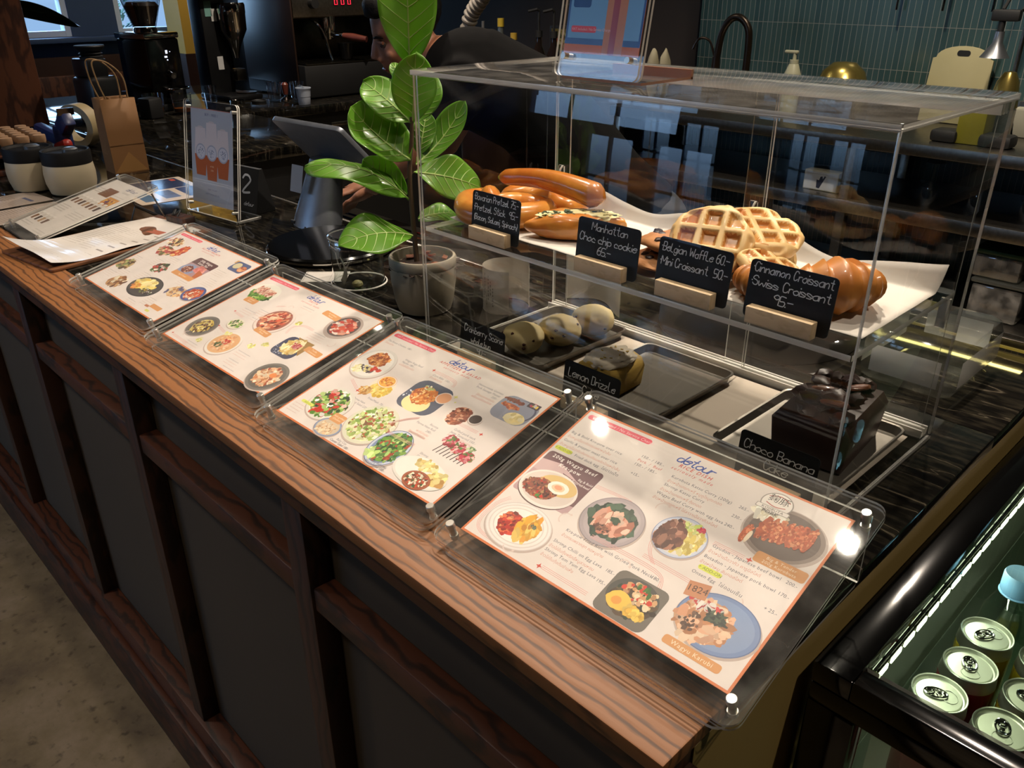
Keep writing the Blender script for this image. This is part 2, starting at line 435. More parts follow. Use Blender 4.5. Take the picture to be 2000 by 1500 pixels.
# ------------------------------------------------------------------ common materials
def wood_mat(name, c1, c2, scale=1.0, rough=.45, axis='X', coat=0.0, grain=9.0, dark=.5, dist=9, stretch=.55):
    m = P(name, c1, rough, coat=coat); nt = m.node_tree; N, L = nt.nodes, nt.links; b = N['Principled BSDF']
    tc = N.new('ShaderNodeTexCoord'); mp = N.new('ShaderNodeMapping')
    sc_ = {'X': (stretch, 1, 1), 'Y': (1, stretch, 1), 'Z': (1, 1, .35)}[axis]
    mp.inputs['Scale'].default_value = [q*scale for q in sc_]; L.new(tc.outputs['Object'], mp.inputs[0])
    wv = N.new('ShaderNodeTexWave'); wv.wave_type = 'BANDS'; wv.bands_direction = 'Y' if axis == 'X' else 'X'
    wv.inputs['Scale'].default_value = grain; wv.inputs['Distortion'].default_value = dist; wv.inputs['Detail'].default_value = 3
    wv.inputs['Detail Scale'].default_value = 1.2; wv.inputs['Detail Roughness'].default_value = .55
    L.new(mp.outputs[0], wv.inputs[0])
    mp2 = N.new('ShaderNodeMapping'); st = {'X': (12, 240, 240), 'Y': (240, 12, 240), 'Z': (240, 240, 12)}[axis]; mp2.inputs['Scale'].default_value = st
    L.new(tc.outputs['Object'], mp2.inputs[0])
    nz = N.new('ShaderNodeTexNoise'); nz.inputs['Scale'].default_value = 1.0; nz.inputs['Detail'].default_value = 3; L.new(mp2.outputs[0], nz.inputs[0])
    ad = N.new('ShaderNodeMath'); ad.operation = 'MULTIPLY_ADD'; ad.inputs[1].default_value = .45; L.new(nz.outputs['Fac'], ad.inputs[0]); L.new(wv.outputs['Fac'], ad.inputs[2])
    cr = N.new('ShaderNodeValToRGB'); cr.color_ramp.elements[0].position = .22; cr.color_ramp.elements[0].color = lin(c2)
    cr.color_ramp.elements[1].position = dark+.15; cr.color_ramp.elements[1].color = lin(c1)
    L.new(ad.outputs[0], cr.inputs[0]); L.new(cr.outputs[0], b.inputs['Base Color'])
    bp = N.new('ShaderNodeBump'); bp.inputs['Strength'].default_value = .25; bp.inputs['Distance'].default_value = .001
    L.new(ad.outputs[0], bp.inputs['Height']); L.new(bp.outputs[0], b.inputs['Normal']); return m
def marble_mat():
    m = P('black_marble', '0b0b0b', .07, spec=.6); nt = m.node_tree; N, L = nt.nodes, nt.links; b = N['Principled BSDF']
    tc = N.new('ShaderNodeTexCoord'); mp = N.new('ShaderNodeMapping'); mp.inputs['Scale'].default_value = (1.2, 5.0, 1); mp.inputs['Rotation'].default_value = (0, 0, .12)
    L.new(tc.outputs['Object'], mp.inputs[0])
    wv = N.new('ShaderNodeTexNoise'); wv.inputs['Scale'].default_value = 1.6; wv.inputs['Detail'].default_value = 7; wv.inputs['Distortion'].default_value = 1.0; L.new(mp.outputs[0], wv.inputs[0])
    cr = N.new('ShaderNodeValToRGB'); e = cr.color_ramp.elements
    e[0].position = .47; e[0].color = lin('0c0b0a'); e[1].position = .53; e[1].color = lin('0f0e0c')
    for p, c in ((.495, '14120f'), (.5, '4a4439'), (.505, '14120f')):
        q = e.new(p); q.color = lin(c)
    L.new(wv.outputs['Fac'], cr.inputs[0])
    n2 = N.new('ShaderNodeTexNoise'); n2.inputs['Scale'].default_value = 22; n2.inputs['Detail'].default_value = 8; L.new(mp.outputs[0], n2.inputs[0])
    c2 = N.new('ShaderNodeValToRGB'); c2.color_ramp.elements[0].position = .45; c2.color_ramp.elements[0].color = (0, 0, 0, 1); c2.color_ramp.elements[1].position = .78; c2.color_ramp.elements[1].color = lin('4a4436')
    L.new(n2.outputs['Fac'], c2.inputs[0])
    mx = N.new('ShaderNodeMix'); mx.data_type = 'RGBA'; mx.blend_type = 'ADD'; mx.inputs[0].default_value = .28; L.new(cr.outputs[0], mx.inputs[6]); L.new(c2.outputs[0], mx.inputs[7])
    L.new(mx.outputs[2], b.inputs['Base Color']); return m
def concrete_mat():
    m = P('concrete', '6b5d4c', .75); nt = m.node_tree; N, L = nt.nodes, nt.links; b = N['Principled BSDF']
    tc = N.new('ShaderNodeTexCoord'); a = N.new('ShaderNodeTexNoise'); a.inputs['Scale'].default_value = 4.5; a.inputs['Detail'].default_value = 10; a.inputs['Roughness'].default_value = .65
    L.new(tc.outputs['Object'], a.inputs[0]); cr = N.new('ShaderNodeValToRGB'); e = cr.color_ramp.elements
    e[0].position = .32; e[0].color = lin('5a4d3e'); e[1].position = .68; e[1].color = lin('8d7d69'); e.new(.5).color = lin('75674f')
    L.new(a.outputs['Fac'], cr.inputs[0]); v = N.new('ShaderNodeTexNoise'); v.inputs['Scale'].default_value = 38; v.inputs['Detail'].default_value = 6; L.new(tc.outputs['Object'], v.inputs[0])
    c2 = N.new('ShaderNodeValToRGB'); c2.color_ramp.elements[0].position = .28; c2.color_ramp.elements[0].color = lin('3a3026'); c2.color_ramp.elements[1].position = .42; c2.color_ramp.elements[1].color = (1, 1, 1, 1); L.new(v.outputs['Fac'], c2.inputs[0])
    mx = N.new('ShaderNodeMix'); mx.data_type = 'RGBA'; mx.blend_type = 'MULTIPLY'; mx.inputs[0].default_value = .6; L.new(cr.outputs[0], mx.inputs[6]); L.new(c2.outputs[0], mx.inputs[7]); L.new(mx.outputs[2], b.inputs['Base Color'])
    bp = N.new('ShaderNodeBump'); bp.inputs['Strength'].default_value = .2; bp.inputs['Distance'].default_value = .003; L.new(a.outputs['Fac'], bp.inputs['Height']); L.new(bp.outputs[0], b.inputs['Normal']); return m
def tile_mat():
    m = P('teal_tile', '2c4746', .22); nt = m.node_tree; N, L = nt.nodes, nt.links; b = N['Principled BSDF']
    tc = N.new('ShaderNodeTexCoord'); mp = N.new('ShaderNodeMapping'); mp.inputs['Rotation'].default_value = (pi/2, 0, 0); L.new(tc.outputs['Object'], mp.inputs[0])
    br = N.new('ShaderNodeTexBrick'); br.offset = 0; br.inputs['Scale'].default_value = 1; br.inputs['Brick Width'].default_value = .0235; br.inputs['Row Height'].default_value = .158
    br.inputs['Mortar Size'].default_value = .0012; br.inputs['Mortar Smooth'].default_value = .2; br.inputs['Bias'].default_value = 0
    br.inputs['Color1'].default_value = lin('3f5552'); br.inputs['Color2'].default_value = lin('324847'); br.inputs['Mortar'].default_value = lin('84847a')
    L.new(mp.outputs[0], br.inputs[0]); L.new(br.outputs['Color'], b.inputs['Base Color'])
    bp = N.new('ShaderNodeBump'); bp.invert = True; bp.inputs['Strength'].default_value = .6; bp.inputs['Distance'].default_value = .002; L.new(br.outputs['Fac'], bp.inputs['Height']); L.new(bp.outputs[0], b.inputs['Normal']); return m
ASH = wood_mat('ash_top', '82532b', '4c2f17', 1.0, .55, 'X', .0, 24, .42, 6.5, .30)
DKWOOD = wood_mat('walnut_frame', '3a2013', '1d0f09', 1.0, .5, 'Z', 0, 14)
DKWOODX = wood_mat('walnut_rail', '4a2614', '24120a', 1.0, .5, 'X', 0, 14)
PALEWOOD = wood_mat('pale_beech', 'dcc09a', 'cdb088', 1.0, .6, 'X', 0, 40)
BRWOOD = wood_mat('brown_wood', '5a3420', '34190e', 1.0, .5, 'Z', 0, 12)
MARBLE = marble_mat()
PANEL = P('grey_panel', '3b3124', .75, var=(3, '423728', .3))
ACR = clear('clear_acrylic', (.975, .98, .975), .015, .85, .006)
ACRD = clear('scuffed_acrylic', (.96, .97, .965), .03, 1.0, .008, dust=.035)
ACRM = clear('menu_acrylic', (.98, .985, .98), .025, 1.1, .010, dust=.035)
EDGE = P('acrylic_edge', 'e4e2da', .2, alpha=.82, spec=.8, coat=.6)  # whitish colour stands in for light piped to the sheet edges
GLASS = clear('clear_glass', (.95, .98, .97), .01, 2.0, .03, 1.5)
STEEL = P('brushed_steel', '8d8880', .32, 1, var=(90, '7a756d', .2))
CHROME = P('chrome', 'c9c6c0', .08, 1)
SCREW = P('screw_silver', 'cfcac0', .3, .75, var=(60, 'c2bdb3'))
SATIN = P('satin_silver', '8f9296', .35, .9)
BLACK = P('black_plastic', '0c0c0d', .35, var=(12, '121213'))
MATTE = P('matt_black', '0a0a0a', .6, var=(9, '101010'))
GLOSSB = P('gloss_black', '050505', .12, coat=.3, var=(5, '070707'))
PAPER = colmat('printed_paper', .5)
LAMI = colmat('laminated_print', .22, .25)
CARD = colmat('chalk_card', .55)

# ------------------------------------------------------------------ the room
def room():
    f = M().box((-1.75, -1.25, -.05), (9.3, 8.6, .1)).build('floor', concrete_mat()); struct(f)
    dark = P('dark_ceiling', '1c1815', .9, var=(4, '231e1a')); struct(M().box((-1.75, -1.25, 2.95), (9.3, 8.6, .1)).build('ceiling', dark))
    struct(M().box((.85, 2.80, 1.45), (4.5, .1, 2.9)).build('wall_back', tile_mat()))
    dk = P('dark_wall', '1b1410', .8, var=(4, '241a14')); struct(M().box((-3.9, 2.82, 1.45), (5.0, .1, 2.9)).build('wall_back_dark', dk))
    struct(M().box((2.9, -1.2, 1.45), (.1, 8.0, 2.9)).build('wall_right', dk))
    blue = P('blue_paint', '33486b', .6, var=(3, '2b3f60', .3)); white = P('white_paint', 'c9d6ea', .5, var=(3, 'bccbe2', .3))
    # window wall at the left end of the café, openings between posts
    zs, zh = CT+.155, 2.5; X = -6.2
    wl = M(); wl.box((X, -1.25, zs/2), (.12, 8.2, zs)); wl.box((X, -1.25, (zh+2.9)/2), (.12, 8.2, 2.9-zh))
    wins = [(.55, 1.56), (1.90, 2.62)]
    edges = [-5.3]+[q for a in sorted(wins) for q in a]+[2.8]
    for a, b in zip(edges[::2], edges[1::2]): wl.box((X, (a+b)/2, (zs+zh)/2), (.12, b-a, zh-zs))
    struct(wl.build('wall_left', blue))
    for i, (a, b) in enumerate(wins):
        fr = M()
        for yy in (a+.02, b-.02): fr.box((X, yy, (zs+zh)/2), (.09, .045, zh-zs))
        for zz in (zs+.02, zh-.02, zs+.28, zs+.75): fr.box((X, (a+b)/2, zz), (.085 if zz in (zs+.02, zh-.02) else .05, b-a, .04))
        fr.box((X, a+(b-a)*.62, (zs+zh)/2), (.05, .03, zh-zs))
        o = struct(fr.build('window_%d' % (i+1), white)); M().box((X, (a+b)/2, (zs+zh)/2), (.006, b-a-.05, zh-zs-.05)).build('window_pane', GLASS, o)
    struct(M().box((X+.11, -1.25, zs-.02), (.14, 8.0, .035), .005).build('trim_1', blue))
    # front wall of the seating side, low windows that light the tables
    wf = M(); Y = -5.0; w2 = [(-4.0, -2.9), (-2.5, -1.5)]
    wf.box((-1.75, Y, .15), (9.2, .12, .3)); wf.box((-1.75, Y, 1.96), (9.2, .12, .12)); wf.box((-1.75, Y, 2.86), (9.2, .12, .10)); wf.box((-6.15, Y, 2.42), (.4, .12, .80)); wf.box((.35, Y, 2.42), (5.0, .12, .80))
    e2 = [-6.2]+[q for a in w2 for q in a]+[2.9]
    for a, b in zip(e2[::2], e2[1::2]): wf.box(((a+b)/2, Y, 1.1), (b-a, .12, 1.6))
    fr = M()
    for xx in (-5.94, -4.6, -3.4, -2.16): fr.box((xx, Y, 2.42), (.045, .09, .80))
    for zz in (2.04, 2.79): fr.box((-4.05, Y, zz), (3.8, .085, .04))
    o = struct(fr.build('window_5', blue)); M().box((-4.05, Y, 2.42), (3.76, .006, .74)).build('window_pane', GLASS, o)
    struct(wf.build('wall_front', blue))
    for i, (a, b) in enumerate(w2):
        fr = M()
        for xx in (a+.02, b-.02, (a+b)/2): fr.box((xx, Y, 1.1), (.05, .09, 1.6))
        for zz in (.32, 1.88, 1.1): fr.box(((a+b)/2, Y, zz), (b-a, .085, .05))
        o = struct(fr.build('window_%d' % (i+3), blue)); M().box(((a+b)/2, Y, 1.1), (b-a-.06, .006, 1.54)).build('window_pane', GLASS, o)
    # timber post standing at the far end of the bar, yellow painted pier beyond
    o = tag(M().box((-3.25, .17, (CT+2.9)/2+.0005), (.78, .34, 2.9-CT), .006).build('timber_post', BRWOOD), 'dark brown timber post rising from the far end of the bar top', 'post')
    yel = P('yellow_paint', 'd9ae48', .6, var=(2, 'c9a03e', .3))
    struct(M().box((-5.3, 2.13, (CT+.06+2.9)/2), (.25, .30, 2.9-CT-.06)).build('wall_pier', yel))
    br = P('brown_panelling', '3a2116', .55, var=(6, '2c1810', .3))
    struct(M().box((-5.3, 2.13, (CT+.06)/2), (.27, .32, CT+.06)).build('trim_2', br))
    struct(M().box((-6.08, 1.2, .5*(CT+.02)), (.06, 3.1, CT+.02)).build('trim_3', br))
room()

# ------------------------------------------------------------------ the bar itself
XR = .716
def bar():
    t = thing('service_counter', 'long wooden fronted bar with black marble worktop carrying the menus and pastry case', 'counter', (0, 0, 0))
    M().box((-1.43, -.305, CT-.008), (4.29, .088, .016), .002).build('wood_edge_top', ASH, t)['label'] = 'grained brown wooden front edge'
    M().box((-1.43, -.318, CT-.031), (4.28, .046, .030), .002).build('shaded_fascia', DKWOODX, t)  # dark strip stands for the shade on the wooden edge's front face
    m = M(); m.box((-1.7, .05, CT-.011), (4.832, .62, .0218), .003); m.box((.26, .51, CT-.011), (.912, .30, .0218), .003)
    m.build('marble_top', MARBLE, t)['label'] = 'glossy black marble worktop'
    M().box((-1.65, .366, CT-.014), (3.7, .010, .026), .002).build('metal_trim', STEEL, t)
    # front panels behind projecting stiles and rails
    M().box((-1.43, -.15, (CT-.04+.0)/2), (4.26, .30, CT-.04)).build('front_panel', PANEL, t)
    M().box((.25, .35, (CT-.023)/2), (.90, .60, CT-.023)).build('back_carcass', MATTE, t)
    M().box((.706, .17, (CT-.0225)/2), (.012, .94, CT-.0225), .001).build('end_panel', P('olive_panel', '96804a', .55, var=(5, '857140', .3)), t)['label'] = 'olive brown end panel'
    M().box((-1.9, .31, (CT-.024)/2), (3.2, .08, CT-.024)).build('back_panel', MATTE, t); M().box((-1.9, .06, CT-.032), (3.3, .54, .018)).build('sub_top', MATTE, t)
    xs = [.70-.555*k for k in range(8)]
    for x in xs: M().box((x, -.318, (CT-.04+.20)/2), (.046, .036, CT-.04-.20), .002).build('stile', DKWOOD, t)
    for a, b in zip(xs, xs[1:]): M().box(((a+b)/2, -.316, CT-.19), (a-b-.046, .032, .036), .002).build('rail', DKWOODX, t)
    M().box((-1.43, -.322, .10), (4.28, .044, .20), .003).build('base_plinth', DKWOODX, t)
    M().box((-1.43, -.352, .07), (4.28, .018, .14), .004).build('skirting_board', DKWOODX, t)
    # return of the bar behind the till, carrying the coffee machines
    t = thing('coffee_counter', 'dark marble return counter carrying the grinders and espresso machine', 'counter', (0, 0, 0))
    m = M(); m.box((-3.20, 1.545, CT-.02), (1.2, 2.32, .04), .003); m.box((-2.18, .73, CT-.021), (.84, .70, .038), .003)
    m.build('marble_top', MARBLE, t)
    M().box((-3.20, 1.55, (CT-.04)/2), (1.14, 2.26, CT-.04)).build('cabinet', MATTE, t)
    M().box((-2.2, .72, (CT-.04)/2), (.78, .62, CT-.042)).build('side_cabinet', MATTE, t)
    for y in (1.05, 1.6, 2.2): M().box((-2.635, y, CT-.10), (.012, .16, .02), .003).build('drawer_pull', STEEL, t)
bar()

# ------------------------------------------------------------------ menu boards
def wagyu(): pass
RED, BLUEL, GREYT, SALM, ORN, PINK = 'c8402f', '2c4aa0', '5a5a66', 'c98a78', 'd2955c', 'e0566a'
def base_menu(seed):
    k = Ink(seed); k.slab([(0, 0), (314, 0), (314, 215), (0, 215)], .6, 'cf7038'); k.rect(2.6, 2.6, 311.4, 212.4, 'e0d5cf')
    k.z += .02
    k.rr(50, 204, 88, 7.6, 3.8, PINK); k.text('VAT included / No Service Charge', 12, 202.0, 3.9, 'f6c9cc', sp=1.08)
    k.hand('detour', 131, 196, 11.5, 1.5, BLUEL, slant=.32, sp=.55, jit=0, wf=.85); return k
def heading(k, a, b='seriously made'):
    k.text(a, 157, 189.5, 4.6, RED, 'C', sp=1.35, slant=.2, bold=.012); k.text(b, 157, 183.5, 4.0, RED, 'C', sp=1.4, slant=.2)
def plate(k, x, y, rx, ry, rim, inner, ring=None, sh=True):
    if sh: k.ell(x+.8, y-1.6, rx*1.03, ry*1.03, 'bba9a0')
    k.ell(x, y, rx, ry, rim)
    if ring: k.ell(x, y, rx*.97, ry*.97, ring)
    k.ell(x, y, rx*.86, ry*.86, inner)
def loops(k, pts, col='d99a93', n=3, gap=1.8, w=.5):
    for i in range(n):
        q = [(x+i*gap*a, y+i*gap*b) for (x, y, a, b) in pts]; k.line(q, w, col, 5)
def star(k, x, y, r, col=RED): k.poly([(x, y+r), (x+r*.28, y+r*.28), (x+r, y), (x+r*.28, y-r*.28), (x, y-r), (x-r*.28, y-r*.28), (x-r, y), (x-r*.28, y+r*.28)], col)
def arrow(k, x, y, r, a0, a1, col='d8c3bb'):
    p = [(x+r*cos(radians(a0+(a1-a0)*i/10)), y+r*sin(radians(a0+(a1-a0)*i/10))) for i in range(11)]; k.line(p, 1.3, col)
    ex, ey = p[-1]; dx, dy = p[-1][0]-p[-2][0], p[-1][1]-p[-2][1]; l = math.hypot(dx, dy); dx, dy = dx/l, dy/l
    k.poly([(ex+dx*3, ey+dy*3), (ex-dy*2, ey+dx*2), (ex+dy*2, ey-dx*2)], col)
def ribbon(k, x, y, w, h, lines, col=ORN, tc='f4dcc0', rot=0, th=3.4):
    k.rr(x, y, w, h, 3, col, rot); n = len(lines)
    for i, t in enumerate(lines): k.text(t, x, y+(n-1)*th*.75-i*th*1.5-th*.45, th, tc, 'C', rot=rot, sp=1.12)
MEAT = ['7a3b28', '93492f', '5e2b1e', 'a65a3d', 'b06a4c', '4a2016']
GREEN = ['4e7a2a', '6c9a3a', '2f5220', '8fb452', 'b7cf7e', '3a6128']
def menu_rice():
    k = base_menu(4); heading(k, 'RICE DISH')
    th = 3.7
    def item(x, y, en, thai, al='L'):
        k.text(en, x, y, th, GREYT, al, sp=1.1); k.text(thai, x, y-7.0, th*.92, SALM, al)
    item(6, 172, 'Big & Bold Kra-pow over rice', 'ข้าวหมู/เนื้อวากิวกระเพราหน้าล้น')
    item(6, 158, 'Garlic & pepper meat over rice', 'ข้าวหมู/เนื้อวากิวสับกระเทียมพริกไทยหน้าล้น')
    k.rr(17, 146, 24, 6, 3, 'd3d94f'); k.text('+ ADD-ON', 17, 144.4, 3.4, '6c7a2c', 'C')
    k.text('Fried duck egg  ไข่ดาวเป็ด', 33, 144.2, th, GREYT, sp=1.08)
    k.text('150.- / 185.-', 96, 181, th, GREYT, sp=1.1); k.text('Pork  /  Beef', 96, 174.5, th, 'c4544c', sp=1.1); k.text('150.- / 185.-', 96, 168, th, GREYT, sp=1.1); k.text('+15.-', 101, 155, th, GREYT)
    item(140, 173, 'Kurobuta Katsu Curry (200g)', 'ข้าวหน้าแกงกะหรี่ หมูคูโรบูตะทอด'); item(140, 160, 'Shrimp Katsu Curry', 'ข้าวหน้าแกงกะหรี่ กุ้งทอด'); item(140, 147, 'Wagyu Beef Curry with egg lava', 'ข้าวหน้าแกงกะหรี่ ไข่ลาวาเนื้อวากิวสไลด์')
    for y, t in ((173, '265.-'), (160, '230.-'), (147, '240.-')): k.text(t, 218, y, th, GREYT)
    # wagyu bowl photograph
    k.rr(43, 106, 76, 66, 5, '6d4a50'); k.rr(43, 92, 76, 38, 4, 'b9989a'); k.poly([(5, 124), (30, 128), (60, 116), (81, 112), (81, 104), (5, 108)], 'c7a9a8'); k.poly([(40, 118), (81, 112), (81, 86), (66, 84)], '6b454a')
    k.text('200g Wagyu Beef', 43, 131.5, 4.8, 'f3e9e4', 'C', sp=1.25, bold=.015); k.text('Kra-pow', 43, 123.5, 4.8, 'f3e9e4', 'C', sp=1.25, bold=.015)
    k.text('Big & Bold', 79.5, 117.5, 3.2, 'eadcd8', 'R'); k.text('Full-flavored beef', 79.5, 112.5, 3.2, 'eadcd8', 'R')
    k.ell(41, 90, 36, 25, '5c4440'); k.ell(41, 91.5, 36, 25, 'e9dcd4'); k.ell(41, 92, 33, 22, 'd8c9c0'); k.ell(48, 100, 24, 13, 'd9b877')
    k.food(33, 88, 22, 13, MEAT+['8a4434', 'b58a5a', 'a8321f'], 230, 3.2, 1.7, base='7b4330'); k.food(38, 80, 6, 3, ['c2281c', '4c7a2c', '345a20'], 12, 4, 2)
    k.blot(50, 98, 13, 8.5, 'f6ede0'); k.blot(50, 98, 8, 5, 'f2c9a4'); k.blot(50, 98.5, 5, 3, 'eba07c')
    # chilli shrimp with egg
    loops(k, [(14, 62, 1, -.6), (6, 46, 1, 0), (6, 22, 1, 0), (20, 8, .6, .6), (60, 6, 0, 1)])
    plate(k, 49, 36, 39, 29, 'cfc3be', 'f0e6df', 'e9deda'); k.ell(49, 36, 35, 26, 'd8ccc6'); k.ell(49, 36, 33.5, 24.6, 'ece2dc'); k.ell(49, 36, 30, 22, 'd8ccc6'); k.ell(49, 36, 28.5, 20.6, 'f1e8e0')
    k.food(41, 34, 16, 14, ['b52a1d', 'c73d22', '9c2416', 'dc6a3a', 'e28a55', '7d1c14'], 130, 5, 1.7, base='a82a1c'); k.food(60, 36, 13, 14, ['e3a52f', 'edbb4a', 'd3902a', 'f0c968'], 70, 7, 3, rot=110, base='e0a437'); k.food(64, 43, 4, 3, ['3a4a3a', '66705c'], 12, 2.6, 2)
    arrow(k, 60, 12, 7, 200, 330)
    # pork neck rice bowl
    loops(k, [(82, 120, 0, 1), (124, 122, .6, .6), (134, 112, 1, 0), (132, 96, 1, 0)])
    plate(k, 126, 92, 34, 32, '8d8287', 'b3a6a8', 'a99da0'); k.food(126, 92, 26, 22, ['2c4436', '3d5744', '20342a', '48604c'], 60, 10, 1.8, base='33493b')
    k.food(128, 90, 20, 13, ['d9a08a', 'e6b7a0', 'c98a72', 'eccab4', 'b9735c'], 60, 9, 2.2, rot=70, base='d79f88'); k.food(122, 80, 9, 5, ['6a3a30', '8a5a44', '4a2a22'], 60, 2.6); k.food(127, 94, 4, 2, ['2e4a36'], 6, 7, 2.2)
    arrow(k, 84, 70, 7, 250, 80)
    item(94, 58, 'Kra-pow Fried Rice with Grilled Pork Neck', 'ข้าวกระเพราคลุก คอหมูย่าง'); k.text('180.-', 197, 58, th, GREYT)
    item(92, 41, 'Shrimp Chilli on Egg Lava', 'ข้าวไข่ข้นกุ้งพริกขี้หนูสวนหอม'); item(92, 28, 'Shrimp Tom Yum Egg Lava', 'ข้าวไข่ข้นกุ้งต้มยำแห้ง')
    k.text('185.-', 157, 41, th, GREYT); k.text('195.-', 157, 27, th, GREYT); star(k, 101, 10, 3.6); loops(k, [(104, 9, 0, 1), (160, 9, 0, 1)]); loops(k, [(120, 65, 0, 1), (195, 65, 0, 1), (208, 55, 1, 0), (205, 45, 1, 0)])
    # gyudon bowl
    loops(k, [(188, 72, 1, 0), (176, 84, 1, 0), (172, 98, 1, 0), (186, 108, .5, 0)]); loops(k, [(222, 122, 0, 1), (254, 122, 0, 1)]); star(k, 259, 124, 3.6); loops(k, [(176, 74, 0, 1), (250, 72, 0, 1)])
    plate(k, 192, 112, 27, 25, '8f9cc0', 'e2dbd4', 'c9cfe0'); k.food(202, 112, 13, 17, ['e0cf7a', 'd3bc5c', 'efe3a4', 'c9b255'], 90, 6, 2.6, rot=100, base='dcc96f'); k.food(195, 128, 10, 5, ['d3da86', 'e6eab0', 'b9c860'], 40, 4, 2.4); k.food(183, 110, 13, 16, ['8a5644', 'a5705a', '6c3e30', 'c0907a', '573026'], 75, 9, 2.2, rot=100, base='7d4c3a'); k.food(205, 130, 4, 3, ['c2203a', 'd6405a'], 16, 3)
    arrow(k, 158, 133, 7, 210, 60)
    # shrimp & egg square photograph
    k.rr(197, 28, 56, 50, 8, '6e675f'); k.ell(197, 30, 26, 21, '4c4a46'); k.food(199, 27, 23, 17, ['3a2c22', '5a4430', '2c3a2c', '6a5a3a'], 60, 7, base='4a3a2a')
    k.food(201, 36, 18, 12, ['e6c39a', 'd9a878', 'f0dcb8', 'c99464', '8a5a38', 'c23a26'], 70, 5.5, 1.2); k.blot(188, 22, 13, 10, 'ecc04a'); k.blot(186, 21, 5, 4.5, 'e39a3a'); k.food(208, 18, 10, 5, ['eac45a', 'd9ab3e'], 30, 6, 2); k.food(202, 43, 9, 4, ['c8301f', '3f6a2c'], 10, 4, 2.4)
    arrow(k, 168, 56, 6, 170, 20)
    # katsu plate
    plate(k, 270, 165, 39, 32, 'b9aaa2', '6a5a54', '8d7c74'); k.food(247, 181, 15, 9, ['ece3cf', 'ded3b6', 'f4eee0'], 70, 6, 3); 
    for i in range(7): k.food(250+i*7, 164+i*1.2, 4.2, 15, ['c4623e', 'd57a52', 'a84c2e', 'e09468', 'b5573a'], 55, 3.4, 1.6, rot=100, base='b85a38')
    k.food(240, 150, 4, 12, ['c4623e', 'd9835a', 'a84c2e'], 40, 3.2, rot=80, base='b85a38'); k.blot(244, 147, 2.2, 8, 'f0dcc0')
    k.ell(246, 196, 16, 14, '9c938c'); k.ell(246, 196, 14.8, 12.8, 'efe6df'); k.line([(235, 202), (246, 206), (257, 202)], .9, 'b04838', 4); k.text('麹豚', 246, 197.5, 7.5, '3d3836', 'C'); k.line([(236, 194), (246, 191.5), (256, 194)], .9, 'b04838', 4); k.rr(246, 187.5, 34, 5.6, 1, '9c938c'); k.rr(246, 187.5, 32.6, 4.4, 1, 'efe6df'); k.text('KOJIBUTA', 246, 186, 3.2, '55504c', 'C', sp=1.1); k.text('PORK', 246, 180.8, 4.2, '55504c', 'C', sp=1.1)
    ribbon(k, 285, 132, 50, 13, ['Big & Tender', '200g Kurobuta'])
    item(223, 119, 'Gyudon - Japanese beef bowl', 'ข้าวหน้าเนื้อวากิว คารูบิสไลด์'); item(223, 105, 'Butadon - Japanese pork bowl', 'ข้าวหน้าหมู สันคอสไลด์'); k.rr(237, 94, 24, 6, 3, 'd3d94f'); k.text('+ ADD-ON', 237, 92.4, 3.4, '6c7a2c', 'C'); k.text('Onsen Egg  ไข่ออนเซ็น', 223, 84.5, th, GREYT, sp=1.08)
    k.text('200.-', 297, 119, th, GREYT); k.text('170.-', 297, 105, th, GREYT); k.text('+ 25.-', 295, 85, th, GREYT); arrow(k, 272, 78, 7, 60, -110)
    # blue bowl
    plate(k, 272, 50, 38, 30, '5d6f98', '8297bd', '7389b4'); k.food(262, 46, 26, 22, ['d8a586', 'e6bc9c', 'c78c68', 'f0d2b4', 'b27850'], 110, 8.5, 2.2, base='c9966f'); k.food(256, 62, 16, 4, ['c23a3a', 'd9d0c8', 'b02a30'], 30, 5, 3); k.food(268, 54, 9, 6, ['2c3a30', '46523f', '1e2a22'], 60, 3.4, 3.5); k.food(250, 40, 10, 10, ['6a4a3a', '4c3428'], 25, 4)
    k.poly([(228, 76), (248, 81), (251, 64), (231, 60)], 'c08058'); k.text('1824', 239.5, 67.5, 7, '4a2a1a', 'C', rot=10, sp=1.0)
    ribbon(k, 270, 14, 56, 9, ['Wagyu Karubi'], th=4.4); return k
def blurb(k, x, y, n=2, w=34, c1='8a8690', c2='d3a79b'):
    k.scribble(x, y, w*k.rnd.uniform(.7, 1), c1, 2.2)
    for i in range(n-1): k.scribble(x, y-5-5*i, w*k.rnd.uniform(.8, 1.1), c2, 2.0)
